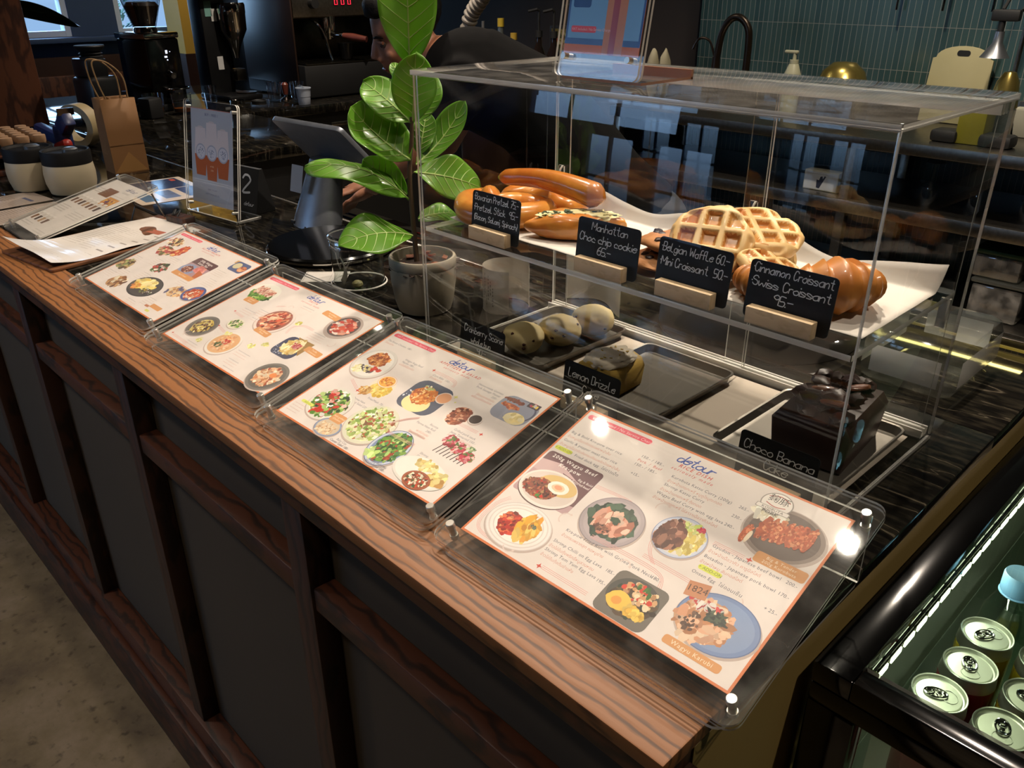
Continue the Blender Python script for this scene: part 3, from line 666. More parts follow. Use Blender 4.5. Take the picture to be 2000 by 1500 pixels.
def menu_app():
    k = base_menu(3); heading(k, 'APPETIZER & SALAD'); th = 3.6
    def item(x, y, ls, al='L', n=None):
        for i, t in enumerate(ls): k.text(t, x, y-i*5.6, th, '7b7880' if ord(t[0]) < 3000 else SALM, al)
    item(8, 188, ['The Roast Chicken  180.-', 'ไก่อบย่าง']); plate(k, 36, 140, 34, 33, 'd6cfc8', 'e6e0d9'); k.food(36, 150, 18, 14, ['c97a3c', 'b05c2a', 'e0a566', '8f4420'], 110, 5, 2, base='b4652f'); k.food(34, 126, 16, 6, ['4a4148', '6b5a5e', 'd8c98a'], 28, 6); k.food(50, 132, 7, 5, ['c8301f', 'd9432a'], 10, 6); k.food(22, 120, 12, 5, ['e9deA2', 'f0e8c2'], 16, 6)
    item(70, 168, ['Wagyu Ragu Beef', 'Nacho 180.-', 'นาโชส์เนื้อวากิว']); k.ell(90, 112, 20, 18, 'e8dcc6'); k.food(92, 105, 19, 12, ['e6c65a', 'efd680', 'd6ae40'], 70, 7, 1.4, base='e2c25e'); plate(k, 88, 122, 15, 12, 'c86a3a', 'e5a94a', 'f0e2d0', sh=False); k.food(88, 122, 10, 7, ['d8902f', 'c25a22', 'ecc268'], 40, 3)
    k.food(75, 94, 10, 8, ['d9ab62', 'c48a44', 'e6c688'], 60, 4, 3); k.text('Fries/Mash  70.-', 92, 84, th, '7b7880')
    loops(k, [(38, 98, 0, 1), (62, 88, 0, 1)]); star(k, 66, 88, 3.4)
    item(74, 74, ['Parma Ham', 'Mixed Salad 220.-']); plate(k, 56, 50, 35, 32, 'dcd6cc', 'e9e4da'); k.food(56, 50, 29, 26, GREEN+['e6b2a6', 'd88a80', 'f4efe6', 'c23a26', 'c23a26', '2a3a22'], 190, 7, 1.8, base='88a05a'); k.food(44, 62, 5, 4, ['c02a1e'], 5, 6, 1.1); k.food(52, 34, 6, 4, ['c8301f'], 6, 7, 1.1)
    k.rr(26, 34, 26, 5, 2.5, 'd9dc6a', 0); k.text('Add-on', 26, 32.4, 3.2, '6c7a2c', 'C')
    for i in range(4): k.scribble(8, 26-i*5, 24, 'c9a49a', 2)
    plate(k, 94, 18, 22, 16, '4a5a80', 'cdb9a0', '8d9ab5')
    for i in range(6): k.food(82+i*4.5, 16, 2.6, 9, ['dcb890', 'c89a6a', 'eacfae'], 16, 4, 1.6, rot=80)
    ribbon(k, 92, 36, 24, 15, ['Add grilled', 'Chicken'], th=3)
    k.text('Baby Cos', 124, 9, th, '7b7880'); k.text('Caesar Salad 180.-', 116, 4.4, th, '7b7880')
    plate(k, 140, 52, 37, 36, 'd9d6c0', 'e3e0cb'); k.food(140, 52, 31, 30, ['c7d48a', 'a9be62', 'e6e3b4', 'dcd9a6', '7c9a46', 'f2eed8', '7a5a3a', 'a8603c'], 260, 6, 2, base='bcca80')
    plate(k, 196, 36, 28, 32, '4d5f8c', '7f8eb2', 'c3c9da'); k.food(198, 38, 22, 26, GREEN+['9fbf6a', '5b8a50', 'a84a30'], 210, 6, 2, base='5d8440'); k.food(182, 20, 10, 8, ['b9d674', 'cfe495'], 20, 7)
    k.text('Honey Balsamic', 206, 9, th, '7b7880', 'C'); k.text('Mixed Salad 150.-', 206, 4.4, th, '7b7880', 'C')
    star(k, 126, 173, 3.4); loops(k, [(130, 174, 0, -1), (170, 172, -.4, -1), (178, 160, -1, 0)]); item(132, 164, ['Corn Ribs  150.-', 'ข้าวโพดย่าง'])
    k.rr(160, 126, 66, 58, 16, '4a5166'); k.food(150, 118, 22, 16, ['8a92a8', '5c6480', 'c9cedb', '3c4358'], 90, 3.4); k.ell(158, 112, 22, 16, 'e9dca0'); k.food(156, 128, 20, 17, ['d9822f', 'c86a1e', 'eaa858', 'f0c888', 'b05516'], 200, 4.2, 1.6, base='cc7628'); k.food(150, 142, 8, 4, ['efe6c8', 'b5c27a'], 20, 3); plate(k, 184, 138, 12, 11, 'e6d2c6', 'e7a578', sh=False)
    star(k, 196, 148, 4, 'd8d27a'); star(k, 203, 140, 2.4, 'd8d27a')
    item(246, 182, ['Home-made German', 'Pork Sausage Platter', '250.-', 'ไส้กรอกเยอรมัน', 'พร้อมเครื่องเคียง'], 'R')
    k.rr(280, 168, 58, 44, 14, '8f93a4'); k.ell(285, 170, 24, 19, '55566a'); k.ell(283, 170, 23, 18, '8d90a2'); k.food(270, 172, 14, 4, ['b5562e', '9c4424', 'd07c4a'], 40, 4, 2, base='a84c28'); k.food(268, 182, 16, 3, ['8f4630', '6c3020'], 30, 4, base='7d3a28'); k.ell(290, 156, 15, 10, 'ead9a2'); k.food(290, 156, 11, 7, ['f0e3b6', 'e2cd8c'], 20, 7); k.rr(296, 186, 18, 9, 1, '42323a'); k.food(296, 186, 6, 2.4, ['c2405a', 'e6c24a', 'd8d0c8'], 8, 4)
    loops(k, [(186, 96, 0, -1), (172, 84, 0, -1), (160, 66, 1, 0), (170, 54, .7, .7), (220, 54, 0, 1)])
    k.ell(227, 124, 20, 21, 'e6dad2'); k.food(227, 124, 14, 17, ['b06a4c', '8f4a34', 'd09a7c', '6e3626'], 110, 5, 2, rot=20, base='a0583e'); plate(k, 250, 130, 10, 9, 'ded2ca', '3a2824'); loops(k, [(238, 112, 0, 1), (270, 112, 0, 1)]); star(k, 276, 114, 3.4)
    item(222, 92, ['Ricotta', 'Parma Ham Roll', '240.-', 'พาร์ม่าแฮม', 'ริคอตต้าชีสโรล'], 'R'); item(240, 102, ['Grilled pork neck', 'Jaew Tamarind 150.-', 'คอหมูย่างแจ่วมะขาม'])
    for i in range(9): k.line([(246+i*6, 62), (250+i*6, 78)], 1.4, '3a1a16')
    for x, y in ((252, 86), (270, 82), (290, 76)): k.food(x, y, 10, 9, ['b9384a', 'd8808a', '9c2434', 'e8b8ae', '5a7a3a'], 46, 5, 1.8, base='b54a54')
    k.food(284, 90, 7, 4, ['8a9a6a', 'b9c89a', '4c6a4a'], 14, 4)
    item(236, 50, ['Shrimp', 'Gambas  200.-', 'กุ้งผัดกระเทียม']); k.ell(262, 28, 42, 22, 'ded8d0'); k.ell(262, 29, 39, 20, 'ece6de'); k.food(262, 40, 17, 7, ['e2cb86', 'd3b468', 'efdfa8'], 40, 7, 2, base='dcc27a'); k.food(288, 30, 13, 11, ['e6d48e', 'd9c070', 'b98a48'], 36, 7, 1.6, base='dfc880'); plate(k, 268, 17, 20, 13.5, '7a3a26', '8f4a2e', 'a85a38', sh=False); k.food(268, 17, 15, 10, ['e6d6b8', '3f5a2c', 'c84a28', 'f0e6d0', '5e2a1a'], 90, 3.2); return k
def menu_pasta():
    k = base_menu(2); heading(k, 'PASTA')
    def p(x, y, r, rim, inner, pal, base, n=110, sz=5, rot=None, el=2.2, ry=.92):
        plate(k, x, y, r, r*ry, rim, inner); k.food(x, y, r*.64, r*.6, pal, n, sz, el, rot=rot, base=base)
    p(44, 50, 30, '77716c', '6c6662', ['dcc678', 'ecdca0', 'c4a850', '4a3a34', '6e4a3a'], 'd6be72', 130, 5, None, 3)
    k.ell(44, 168, 36, 25, 'e6e2d6'); k.food(44, 160, 28, 16, GREEN, 60, 6, 3, base='6f8a48')
    for i in range(6): k.food(24+i*8, 170, 4.4, 10, ['eed0bc', 'e0b49c', 'b86a5a'], 18, 6, 1.5, rot=80, base='efd8c6')
    ribbon(k, 46, 140, 34, 13, ['Chicken', 'Breast'], th=3.2)
    p(146, 124, 36, 'e0d0c8', '9a5a4a', ['c2563a', 'd8805a', 'a63c26', 'e6a682', 'ecc8a8', '6c2a1e'], 'b04c32', 160, 8, 30, 3); ribbon(k, 158, 94, 42, 12, ['Spicy Sausage', 'Penne'], rot=-3, th=3.2)
    p(268, 172, 32, 'b5a49c', '5a4a48', ['c83a2c', 'd9583c', 'a82a22', 'e8a088', 'f2dcd0'], 'bb3a2c', 160, 7, 20, 2.6); ribbon(k, 222, 182, 44, 12, ['Arrabbiata', 'Penne'], rot=-4, th=3.2)
    p(128, 42, 32, 'e2dad2', 'd8a878', ['e2b288', 'd69a68', 'efcba6', 'c88450'], 'dba678', 110, 4, None, 3); k.food(128, 46, 9, 6, ['c23a2e', 'a82a22'], 20, 4); k.food(122, 34, 6, 6, ['4a5a2c'], 8, 5, 3)
    k.rr(240, 92, 54, 46, 12, '43465e'); k.poly([(228, 117), (270, 117), (270, 84)], '9c7a44'); k.food(232, 84, 18, 14, ['8f96b0', 'c9cddc'], 40, 2.6); k.food(242, 94, 18, 17, ['e6d096', 'd8bc74', 'f0e2b8', 'c9a55a'], 110, 7, 2.6, base='dcc486'); k.food(246, 100, 10, 7, ['c25a5a', 'd88a88', 'a84048'], 26, 5); ribbon(k, 284, 104, 40, 12, ['Truffle', 'Carbonara'], rot=-3, th=3.2)
    p(276, 30, 34, '7b756f', '6a645f', ['dcaa84', 'e9c8a4', 'c98658', 'b05a3e', 'f0dcc0'], 'd6a67c', 140, 6, None, 2.4); k.blot(282, 36, 7, 5, 'e58a4a')
    plate(k, 92, 84, 18, 13, 'e6dfd0', 'ded3b6'); k.food(92, 84, 14, 9, GREEN+['e9dcc0', 'e6c0b0'], 50, 5)
    for x, y in ((192, 140), (178, 62), (196, 76), (80, 26), (108, 62)): k.food(x, y, 6, 5, ['d9d27a', 'c9c060', 'e9e4a8'], 14, 5)
    for x, y, n in ((60, 120, 3), (90, 132, 4), (150, 176, 2), (238, 138, 4), (62, 14, 3), (170, 44, 3), (176, 24, 3), (186, 8, 2), (100, 110, 2)): blurb(k, x, y, n)
    star(k, 52, 106, 3); loops(k, [(56, 106, 0, -1), (84, 104, 0, -1)]); star(k, 70, 66, 3); loops(k, [(74, 66, 0, -1), (98, 62, 0, -1)]); star(k, 14, 12, 3); loops(k, [(18, 12, 0, -1), (70, 10, 0, -1)]); loops(k, [(108, 150, 0, 1), (124, 160, -1, 0)]); loops(k, [(196, 112, 1, 0), (190, 128, 1, 0), (206, 142, 0, -1), (232, 142, 0, -1)])
    arrow(k, 134, 162, 5, 200, 40); arrow(k, 292, 132, 6, 60, -120); arrow(k, 38, 24, 5, 90, 250); return k
def menu_brunch():
    k = base_menu(1); heading(k, 'ALL-DAY BRUNCH')
    for x, y, rx, ry, pal in ((36, 178, 24, 13, ['e0c48e', '6a2a2a', '3a3a30', 'efe6d8', 'b0684a']), (52, 146, 26, 14, ['b54a48', 'c97a70', '5a6a3a', 'e0c090']), (88, 160, 14, 20, ['c8502f', 'd9783f', 'e2b878', 'a83a28']), (24, 74, 22, 17, ['7a5a3a', '4a3a28', 'c9ab7a', '8a9a5a']), (84, 30, 24, 18, ['b98a58', '6a4028', 'e6d8bc', '8a5a34']), (116, 104, 20, 15, ['b03a3a', '4a6a3a', 'e9e0d4', '2e3a2e']), (246, 74, 24, 15, ['d9b486', 'c08a5a', '5a5a80', 'ead2ac'])):
        k.food(x, y, rx, ry, pal, 70, 7, 2.2, base=pal[0])
    k.rr(196, 140, 76, 58, 6, '5d3b3e'); k.rr(196, 130, 76, 38, 3, 'a98a90'); k.ell(180, 130, 24, 16, '8a96b4'); k.food(180, 130, 15, 11, ['6a3026', '8a4434', 'c9a08a'], 60, 4, base='703428'); k.food(210, 140, 16, 9, ['d07a72', 'e09a8c'], 20, 9, 2, base='cc7a70'); k.poly([(210, 140), (234, 134), (234, 112), (222, 116)], 'b9673f')
    k.text('200g Wagyu', 196, 160, 5.4, 'f0e4de', 'C', sp=1.2, bold=.015); k.text('Katsu Pan', 196, 152, 5.4, 'f0e4de', 'C', sp=1.2, bold=.015); ribbon(k, 196, 112, 76, 12, ['Big & Tender'], th=3.4)
    k.ell(166, 51, 48, 30, '3c3a3c'); k.ell(166, 52, 45, 27, '4e4a4a'); k.food(158, 56, 34, 13, ['e9cf7a', 'f0dea0', 'd6b450'], 60, 12, 3, rot=20, base='e6cc7c'); k.food(142, 44, 12, 9, ['e6a05a', 'd98440'], 40, 5); k.food(186, 44, 18, 9, ['5a2a30', 'e6e0d8', '8a9a5a', '2e2a28'], 60, 4)
    k.rr(268, 26, 36, 10, 2, ORN); plate(k, 288, 88, 26, 22, '3c4a80', '5a669a', '48568c'); k.food(288, 88, 19, 15, ['c0583a', 'd8855a', 'a8402a', 'efe2cc'], 80, 6, 2, base='b8603e')
    k.rr(266, 196, 34, 10, 2, 'c99a58'); k.rr(278, 186, 48, 30, 8, '4a5680'); k.ell(268, 188, 11, 9, 'cbbf9a'); k.ell(290, 184, 11, 9, 'cb7a4a'); k.food(290, 184, 8, 6, ['a84a34', 'e0a878'], 20, 5)
    for x, y, n in ((8, 104, 4), (14, 46, 4), (70, 120, 5), (40, 62, 4), (100, 78, 5), (210, 100, 3), (240, 160, 4), (262, 134, 5), (216, 38, 5), (178, 14, 4), (96, 140, 4)): blurb(k, x, y, n, 36, '9a948e', 'cbb0a2')
    k.rr(244, 20, 14, 5, 2, 'b9785a'); k.rr(262, 12, 14, 5, 2, 'd3cf6a'); return k
def board(i, x, y, rz, tilt, ink, label):
    t = thing('menu_board', label, 'menu', (x, y, CT), rz, 'acrylic menu boards along the front edge')
    R = T(0, 0, .0205) @ RX(tilt)
    def sheet(z):
        m = M(); m.prism(rrect(.354, .268, .013, 5, .157, .108), z, z+.0028, 0, R, 0, 1); return m
    sheet(.0012).build('front_sheet', [ACRM, EDGE], t); sheet(-.0042).build('back_sheet', [ACR, EDGE], t)
    ink.build('printed_menu', PAPER, t, R @ T(0, 0, .0002))
    top = R @ Vector((0, .24, -.006))
    m = M(); m.prism(rrect(.33, top.y+.022, .012, 4, .157, (top.y-.022)/2), .0005, .0035, 0, None, 0, 1)
    m.box((.157, top.y-.006, top.z/2), (.33, .003, top.z-.006), 0, 0, thin=1)
    m.build('folded_stand', [ACR, EDGE], t)
    for sx in (-.007, .321):
        for sy in (-.006, .221):
            s = M(); s.lathe([(0, .0105), (.0042, .0105), (.0048, .0098), (.0048, .004), (.0036, .004), (.0036, -.007), (.0046, -.007), (.0046, -.012), (0, -.012)], 20, 0, (0, 0, 0)); s.xf(R @ T(sx, sy, 0)); s.build('standoff_screw', SCREW, t)
board(1, -.697, -.271, .002, radians(13.6), menu_brunch(), 'clear acrylic menu board headed ALL-DAY BRUNCH, beside the curled clipboard sheet')
board(2, -.323, -.2805, .016, radians(13.3), menu_pasta(), 'clear acrylic menu board headed PASTA, in front of the glass jar')
board(3, .040, -.284, .025, radians(14.3), menu_app(), 'clear acrylic menu board headed APPETIZER & SALAD, printed with salads and corn ribs')
board(4, .406, -.280, .024, radians(16.5), menu_rice(), 'clear acrylic menu board headed RICE DISH, overhanging the right end of the wooden edge')

# ------------------------------------------------------------------ pastry case
W, D, H, HS = .66, .2925, .4205, .2055
def case():
    t = thing('pastry_display_case', 'large clear acrylic pastry case with one shelf standing behind the menu boards', 'display case', (0, 0, CT))
    a = .005
    M().box((W/2, a/2, H/2), (W-.002, a, H-.012), .0008, thin=1).build('front_pane', [ACR, EDGE], t)
    for x in (a/2, W-a/2): M().box((x, D/2+.002, H/2), (a, D-.008, H-.012), .0008, thin=0).build('side_pane', [ACR, EDGE], t)
    M().box((W/2, D/2, H-.004), (W+.004, D+.004, .008), .001, thin=2).build('top_pane', [ACRD, EDGE], t)['label'] = 'dusty top sheet'
    M().box((W/2, .137, HS-.004), (W-.012, .262, .008), .0008, thin=2).build('shelf', [ACR, EDGE], t)
    M().box((W/2, D/2, .003), (W-.001, D, .006), .0008, thin=2).build('base_pane', [ACR, EDGE], t)
    m = M()
    for y in (.272, .281, .290): m.box((W/2, y, .011), (W-.012, .0025, .012))
    m.box((W/2, .281, .0065), (W-.012, .021, .002)); m.build('lower_track', EDGE, t); m = M()
    for y in (.272, .281, .290): m.box((W/2, y, H-.015), (W-.012, .0025, .014))
    m.box((W/2, .281, H-.0095), (W-.012, .021, .002)); m.build('upper_track', EDGE, t)
    for x0, x1, y in ((.012, .392, .2765), (.358, .648, .2855)):
        d = M().box(((x0+x1)/2, y, .212), (x1-x0, .004, .392), .0006, thin=1).build('sliding_door', [ACR, EDGE], t)
        M().box((x0+.034, y-.0024, .212), (.0016, .0008, .39)).build('door_stile', EDGE, d)
        h = M(); hx = x0+.017
        h.box((hx, y-.004, .236), (.012, .005, .045), .001, thin=1); h.tube(smoothpath([(hx+.004, y-.006, .214), (hx+.004, y-.012, .22), (hx+.004, y-.012, .25), (hx+.004, y-.006, .258)], 4), .0016, 8, 1); h.build('door_handle', [ACR, EDGE], d)
    for x in (.012, W-.012): M().box((x, .262, HS-.028), (.012, .006, .036), .0006, thin=0).build('shelf_bracket', [ACR, EDGE], t)
case()
CHK = 'f0f2f2'
def sign(x, y, z, rz, lines, label, w=96, h=62, grp='chalk price cards on pale wooden blocks', lean=.10, bx=0, blockw=74):
    t = thing('price_sign', label, 'sign', (x, y, CT+z), rz, grp)
    M().box((bx*.001, -.006, .009), (blockw*.001, .012, .018), .0008).build('wood_block', PALEWOOD, t)
    k = Ink(len(label)); k.slab(rrect(w, h, 5, 5, 0, h/2), 1.2, '0d0e10'); k.z = .05
    for q in lines: k.handfit(q[3], q[0], q[1], q[2], 1.05, CHK, q[4] if len(q) > 4 else 45, jit=.12)
    k.build('chalk_card', CARD, t, T(0, .0022, .001) @ RX(pi/2-lean)); return t
S2 = HS
sign(.135, .020, S2, -.02, [(-44, 50, 8.8, '*Bavarian Pretzel 75.-'), (-44, 36, 8.8, '*Pretzel Stick  95.-'), (-43, 23, 7.6, '(Bacon, Salami, Spinach)')], 'black chalk card reading Bavarian Pretzel and Pretzel Stick on a wooden block')
sign(.332, .020, S2, .0, [(-26, 49, 9.4, 'Manhattan', 30), (-44, 34.5, 9.4, 'Choc chip cookie'), (-14, 20.5, 9.4, '65.-', 14)], 'black chalk card reading Manhattan Choc chip cookie on a wooden block')
sign(.455, .020, S2, .0, [(-44, 47, 9.4, '*Belgian Waffle 60.-'), (-44, 31, 9.4, '*Mini Croissant  50.-')], 'black chalk card reading Belgian Waffle and Mini Croissant on a wooden block')
sign(.572, .020, S2, .0, [(-44, 50, 9.4, '*Cinnamon Croissant'), (-44, 35.5, 9.4, '*Swiss Croissant'), (-16, 20.5, 10, '95.-', 18)], 'black chalk card reading Cinnamon Croissant and Swiss Croissant on a wooden block')
sign(.100, .022, .006, .0, [(-40, 44, 10.5, 'Cranberry Scone'), (-24, 29, 9, 'whole bun', 20), (-10, 14, 9, '90.-', 14)], 'black chalk card reading Cranberry Scone on the lower deck before the scones')
sign(.314, .022, .006, .0, [(-40, 41, 12, 'Lemon Drizzle', 42), (-14, 23, 11, 'Cake', 16)], 'black chalk card reading Lemon Drizzle on the lower deck before the yellow loaf')
sign(.585, .024, .006, .0, [(-42, 42, 10.5, 'Choco Banana'), (-14, 25, 10.5, 'Cake', 16)], 'black chalk card reading Choco Banana Cake on the lower deck before the dark loaf')
# ------------------------------------------------------------------ bakery
def baked(name, c1, c2, scale=18, rough=.3, coat=.35, k=.22): return P(name, c1, rough, var=(scale, c2, k), bump=(60, .15), coat=coat, spec=.5)
PRETZ = baked('glazed_crust', 'b9641f', 'e0a04a', 22, .28, .4); PRETZ2 = baked('dark_crust', 'a8521a', 'd08a36', 20, .26, .5); CRUMB = baked('soft_crumb', 'e2b876', 'efd6a2', 22, .6, 0)
WAFF = baked('waffle_crust', 'b8682a', 'e0b068', 26, .3, .5); WAFP = baked('waffle_edge', 'dcae6a', 'ecd09a', 20, .5, .1); CROI = baked('croissant_crust', 'a85e26', 'd08f45', 14, .4, .2)
COOK = baked('cookie_dough', 'a5683a', 'c28a55', 30, .7, 0); CHOC = P('dark_chocolate', '2a1711', .45, var=(14, '3a2219', .2), bump=(30, .3)); SCON = baked('scone_dough', 'd2bb80', 'e2d2a4', 12, .7, 0)
LEMON = baked('lemon_sponge', 'c9a043', 'dabb66', 14, .7, 0); ICING = P('white_icing', 'ddd3c2', .4, var=(9, 'cfc2ac', .3)); SPIN = P('spinach_flecks', '2c3a20', .6, var=(30, '3e4e2a')); CHEESE = P('melted_cheese', 'e3d8a8', .5, var=(26, 'c9bd7c'))
LINER = P('white_paper', 'd9d3cb', .75, var=(5, 'cfc7bd', .3), bump=(7, .3)); TRAYM = P('dull_aluminium', '8a857c', .42, .65, var=(16, '7c776e', .3))
BERRY = P('dried_cranberry', '4a1f1c', .5, var=(20, '33130f'))
def liner():
    m = M(); rnd = random.Random(3)
    def fn(u, v):
        x = .012+u*.632; y = .048+v*.212
        edge = max(0, (v-.86)/.14)
        z = .0012+.001*noise.noise((x*22, y*22, 1)) + edge**1.6*(.020+.014*noise.noise((x*11, 2.3, 0))+.008*sin(x*21)) + max(0, .06-u)/.06*.004
        return Vector((x, y+.003*noise.noise((x*14, 0, 5))-edge*.004, z+.0006))
    m.grid(fn, 70, 30); o = m.build('shelf_liner', LINER, None, (0, 0, CT+HS), solid=.0006, sharp=70)
    tag(o, 'white crinkled paper lining the upper shelf of the pastry case, back edge curled up', 'paper')
    m = M(); m.grid(lambda u, v: Vector((.012+u*.63, .03+v*.232, .0016+.0008*noise.noise((u*9, v*7, 3)))), 24, 12)
    o = m.build('baking_paper', P('greyed_paper', 'cdc1b2', .8, var=(4, 'c0b3a2', .3)), None, (0, 0, CT+.0062), solid=.0006, sharp=70); tag(o, 'pale baking paper covering the lower deck under the trays', 'paper')
liner()
def pretzel(name, loc, rz, tilt, s, label, grp='pretzels on the upper shelf'):
    t = thing(name, label, 'pastry', loc, rz, grp); m = M()
    pts = [(-.02, -.03, .004), (.012, -.008, .012), (.03, .02, .006), (.052, .03, 0), (.058, .002, 0), (.03, -.034, 0), (0, -.042, 0), (-.03, -.034, 0), (-.058, .002, 0), (-.052, .03, 0), (-.03, .02, .006), (-.012, -.008, .018), (.02, -.03, .006)]
    p = smoothpath([(x*s, y*s, z*s+.0185*s) for x, y, z in pts], 6); n = len(p)
    rad = [s*(.0085+.0085*sin(pi*i/(n-1))**.7) for i in range(n)]
    m.tube(p, rad, 14); m.xf(T(0, 0, 0) @ RX(tilt)); m.build('crust', PRETZ, t, sharp=80); return t
pretzel('pretzel', (.076, .092, CT+HS+.0035), .2, 0, 1.08, 'plump golden pretzel lying behind the Bavarian Pretzel card')
pretzel('pretzel', (.080, .188, CT+HS+.0035), 3.3, 0, .98, 'glazed pretzel tucked under the long pretzel stick, further back')
def stick():
    m = M(); n = 26; p = []; r = []
    for i in range(n+1):
        u = i/n; x = -.100+.200*u; p.append((x, .004*sin(u*5), .010*sin(u*3.0)+.004*u)); e = min(u, 1-u)*n
        r.append((.0115+.0075*u)*math.sqrt(min(1, (e+.12)/2.2)))
    m.tube(p, r, 18)
    for k in range(3):
        pass
    o = m.build('pretzel_stick', PRETZ2, None, (.128, .140, CT+HS+.0515), .05, sharp=80); o.rotation_euler = (0, .03, .06); tag(o, 'long shiny brown pretzel stick lying across the top of the pretzels', 'pastry')
stick()
def spinach_bread():
    t = thing('spinach_pretzel_bread', 'boat shaped bread filled with chopped spinach and melted cheese', 'pastry', (.203, .112, CT+HS+.002), .80)
    def fn(p, n):
        u = n.x; k = (1-abs(u)**2.2)*.85+.15
        z = p.z
        if n.z > 0: z *= .5+.5*abs(n.y)**.6*1.25
        return Vector((p.x, p.y*k, max(z, -.017)))
    M().blob((0, 0, .018), (.070, .034, .023), 4, .10, 7, 3, fn=fn).build('crust', PRETZ, t, sharp=80)
    M().blob((.004, 0, .0285), (.054, .021, .0085), 4, .3, 18, 5).build('cheese_filling', CHEESE, t, sharp=80)
    m = M(); rnd = random.Random(8)
    for i in range(70):
        a = rnd.uniform(-.050, .054); b = rnd.uniform(-.018, .018)*(1-(a/.060)**2); z = .0372-.006*(a/.055)**2-9*b*b
        m.box((a, b, z), (rnd.uniform(.003, .009), rnd.uniform(.0012, .003), .0012), 0, 0, RZ(rnd.uniform(0, 3)) @ RX(rnd.uniform(-.5, .5)))
    m.build('spinach_topping', SPIN, t)
spinach_bread()
def cookie(loc, label):
    t = thing('chocolate_chip_cookie', label, 'cookie', loc, 0, 'chocolate chip cookies behind the Manhattan card')
    M().blob((0, 0, .009), (.040, .040, .0095), 3, .18, 12, int(loc[2]*1000)).build('dough', COOK, t, sharp=80); m = M(); rnd = random.Random(int(loc[2]*999))
    for i in range(9):
        a = rnd.uniform(0, 6.3); r = rnd.uniform(.005, .03); m.blob((r*cos(a), r*sin(a), .0165), (.006, .005, .003), 2, .3, 9, i)
    m.build('chocolate_chips', CHOC, t)
cookie((.372, .085, CT+HS+.0055), 'brown chocolate chip cookie lying beneath another cookie'); cookie((.378, .094, CT+HS+.0265), 'brown chocolate chip cookie lying on top of another cookie')
def waffle(loc, rx, ry, rz, s, label, seed):
    t = thing('waffle', label, 'waffle', loc, 0, 'Belgian waffles heaped on the upper shelf'); R = Matrix.Rotation(rz, 4, 'Z') @ RY(ry) @ RX(rx)
    N = 44; m = M(); rnd = random.Random(seed); R0 = .050*s; hz = .0125*s
    def prof(x, y):
        c = .0265*s
        gx = abs(((x/c+.5) % 1)-.5)*2; gy = abs(((y/c+.5) % 1)-.5)*2
        d = min(max((1-max(1-gx, 1-gy)-.28)/.28, 0), 1)   # 1 inside a pocket wall, 0 in the pocket
        return max(0, min(1, (max(gx, gy)-.52)/.26))
    def top(u, v, sg):
        a = 2*pi*u; wob = 1+.05*sin(a*5+seed)+.06*noise.noise((cos(a)*1.5, sin(a)*1.5, seed)); r = R0*wob*v; x, y = r*cos(a), r*sin(a)
        edge = math.sqrt(max(0, 1-(v**6))); z = hz*edge*(.45+.55*prof(x, y))
        return R @ Vector((x, y, sg*z))
    m.grid(lambda u, v: top(u, v, 1), 96, 40, 0); m.grid(lambda u, v: top(u, v, -1), 96, 40, 0, True)
    bmesh.ops.remove_doubles(m.bm, verts=m.bm.verts, dist=.00005)
    for f in m.bm.faces:
        c = R.inverted() @ f.calc_center_median()
        if math.hypot(c.x, c.y) > R0*.84 or (abs(c.z) > hz*.80): f.material_index = 1
    m.build('crust', [WAFF, WAFP], t, sharp=80); return t
waffle((.430, .094, CT+HS+.0455), .78, 0, .35, 1.0, 'large glazed waffle leaning up behind the Belgian Waffle card', 1)
waffle((.460, .160, CT+HS+.050), .30, .1, .9, 1.0, 'golden waffle lying across the top of the waffle heap', 2)
waffle((.505, .108, CT+HS+.026), .35, .15, 1.3, .80, 'smaller waffle slumped at the right foot of the waffle heap', 3)
waffle((.452, .165, CT+HS+.0165), .0, 0, .2, 1.0, 'waffle lying flat at the bottom of the waffle heap', 4)
def croissant(loc, rz, s, label):
    t = thing('croissant', label, 'croissant', loc, rz, 'croissants beside the Swiss Croissant card'); n = 60; p, r = [], []
    for i in range(n+1):
        u = i/n*2-1; a = u*1.15
        p.append((sin(a)*.062*s, (1-cos(a))*.062*s*.9, .030*s*(1-.45*u*u))); seg = (abs(u)*5.2) % 1
        r.append(s*(.005+.031*(1-abs(u)**1.6))*(1-.20*seg))
    m = M(); m.tube(p, r, 20, flat=.86)
    for v in m.bm.verts: v.co.z = max(v.co.z, .0005)
    m.build('crust', CROI, t, sharp=80)
croissant((.590, .092, CT+HS+.003), .85, 1.0, 'flaky brown croissant at the right end of the upper shelf'); croissant((.512, .070, CT+HS+.003), -.2, .66, 'flaky croissant mostly hidden behind the Swiss Croissant card')
def tray(x0, y0, x1, y1, label):
    cx, cy = (x0+x1)/2, (y0+y1)/2; w, h = x1-x0, y1-y0; m = M()
    def ring(a, z): return [(x, y, z) for x, y in rrect(w-a*2, h-a*2, max(.014-a*.5, .004), 5)]
    R = [ring(.0, .013), ring(.001, .0142), ring(.003, .0135), ring(.006, .0022), ring(.010, .0012)]
    V = [[m.bm.verts.new(p) for p in q] for q in R]; k = len(V[0])
    for A, B in zip(V, V[1:]):
        for i in range(k): m.bm.faces.new((A[i], A[(i+1) % k], B[(i+1) % k], B[i])).smooth = True
    m.bm.faces.new(V[-1]); o = m.build('baking_tray', TRAYM, None, (cx, cy, CT+.0085), solid=.0007, sharp=50); tag(o, label, 'tray', 'baking trays on the lower deck')
tray(.035, .056, .192, .266, 'metal baking tray holding the cranberry scones'); tray(.246, .052, .404, .246, 'metal baking tray holding the lemon loaf'); tray(.478, .062, .643, .256, 'metal baking tray holding the dark chocolate loaf')
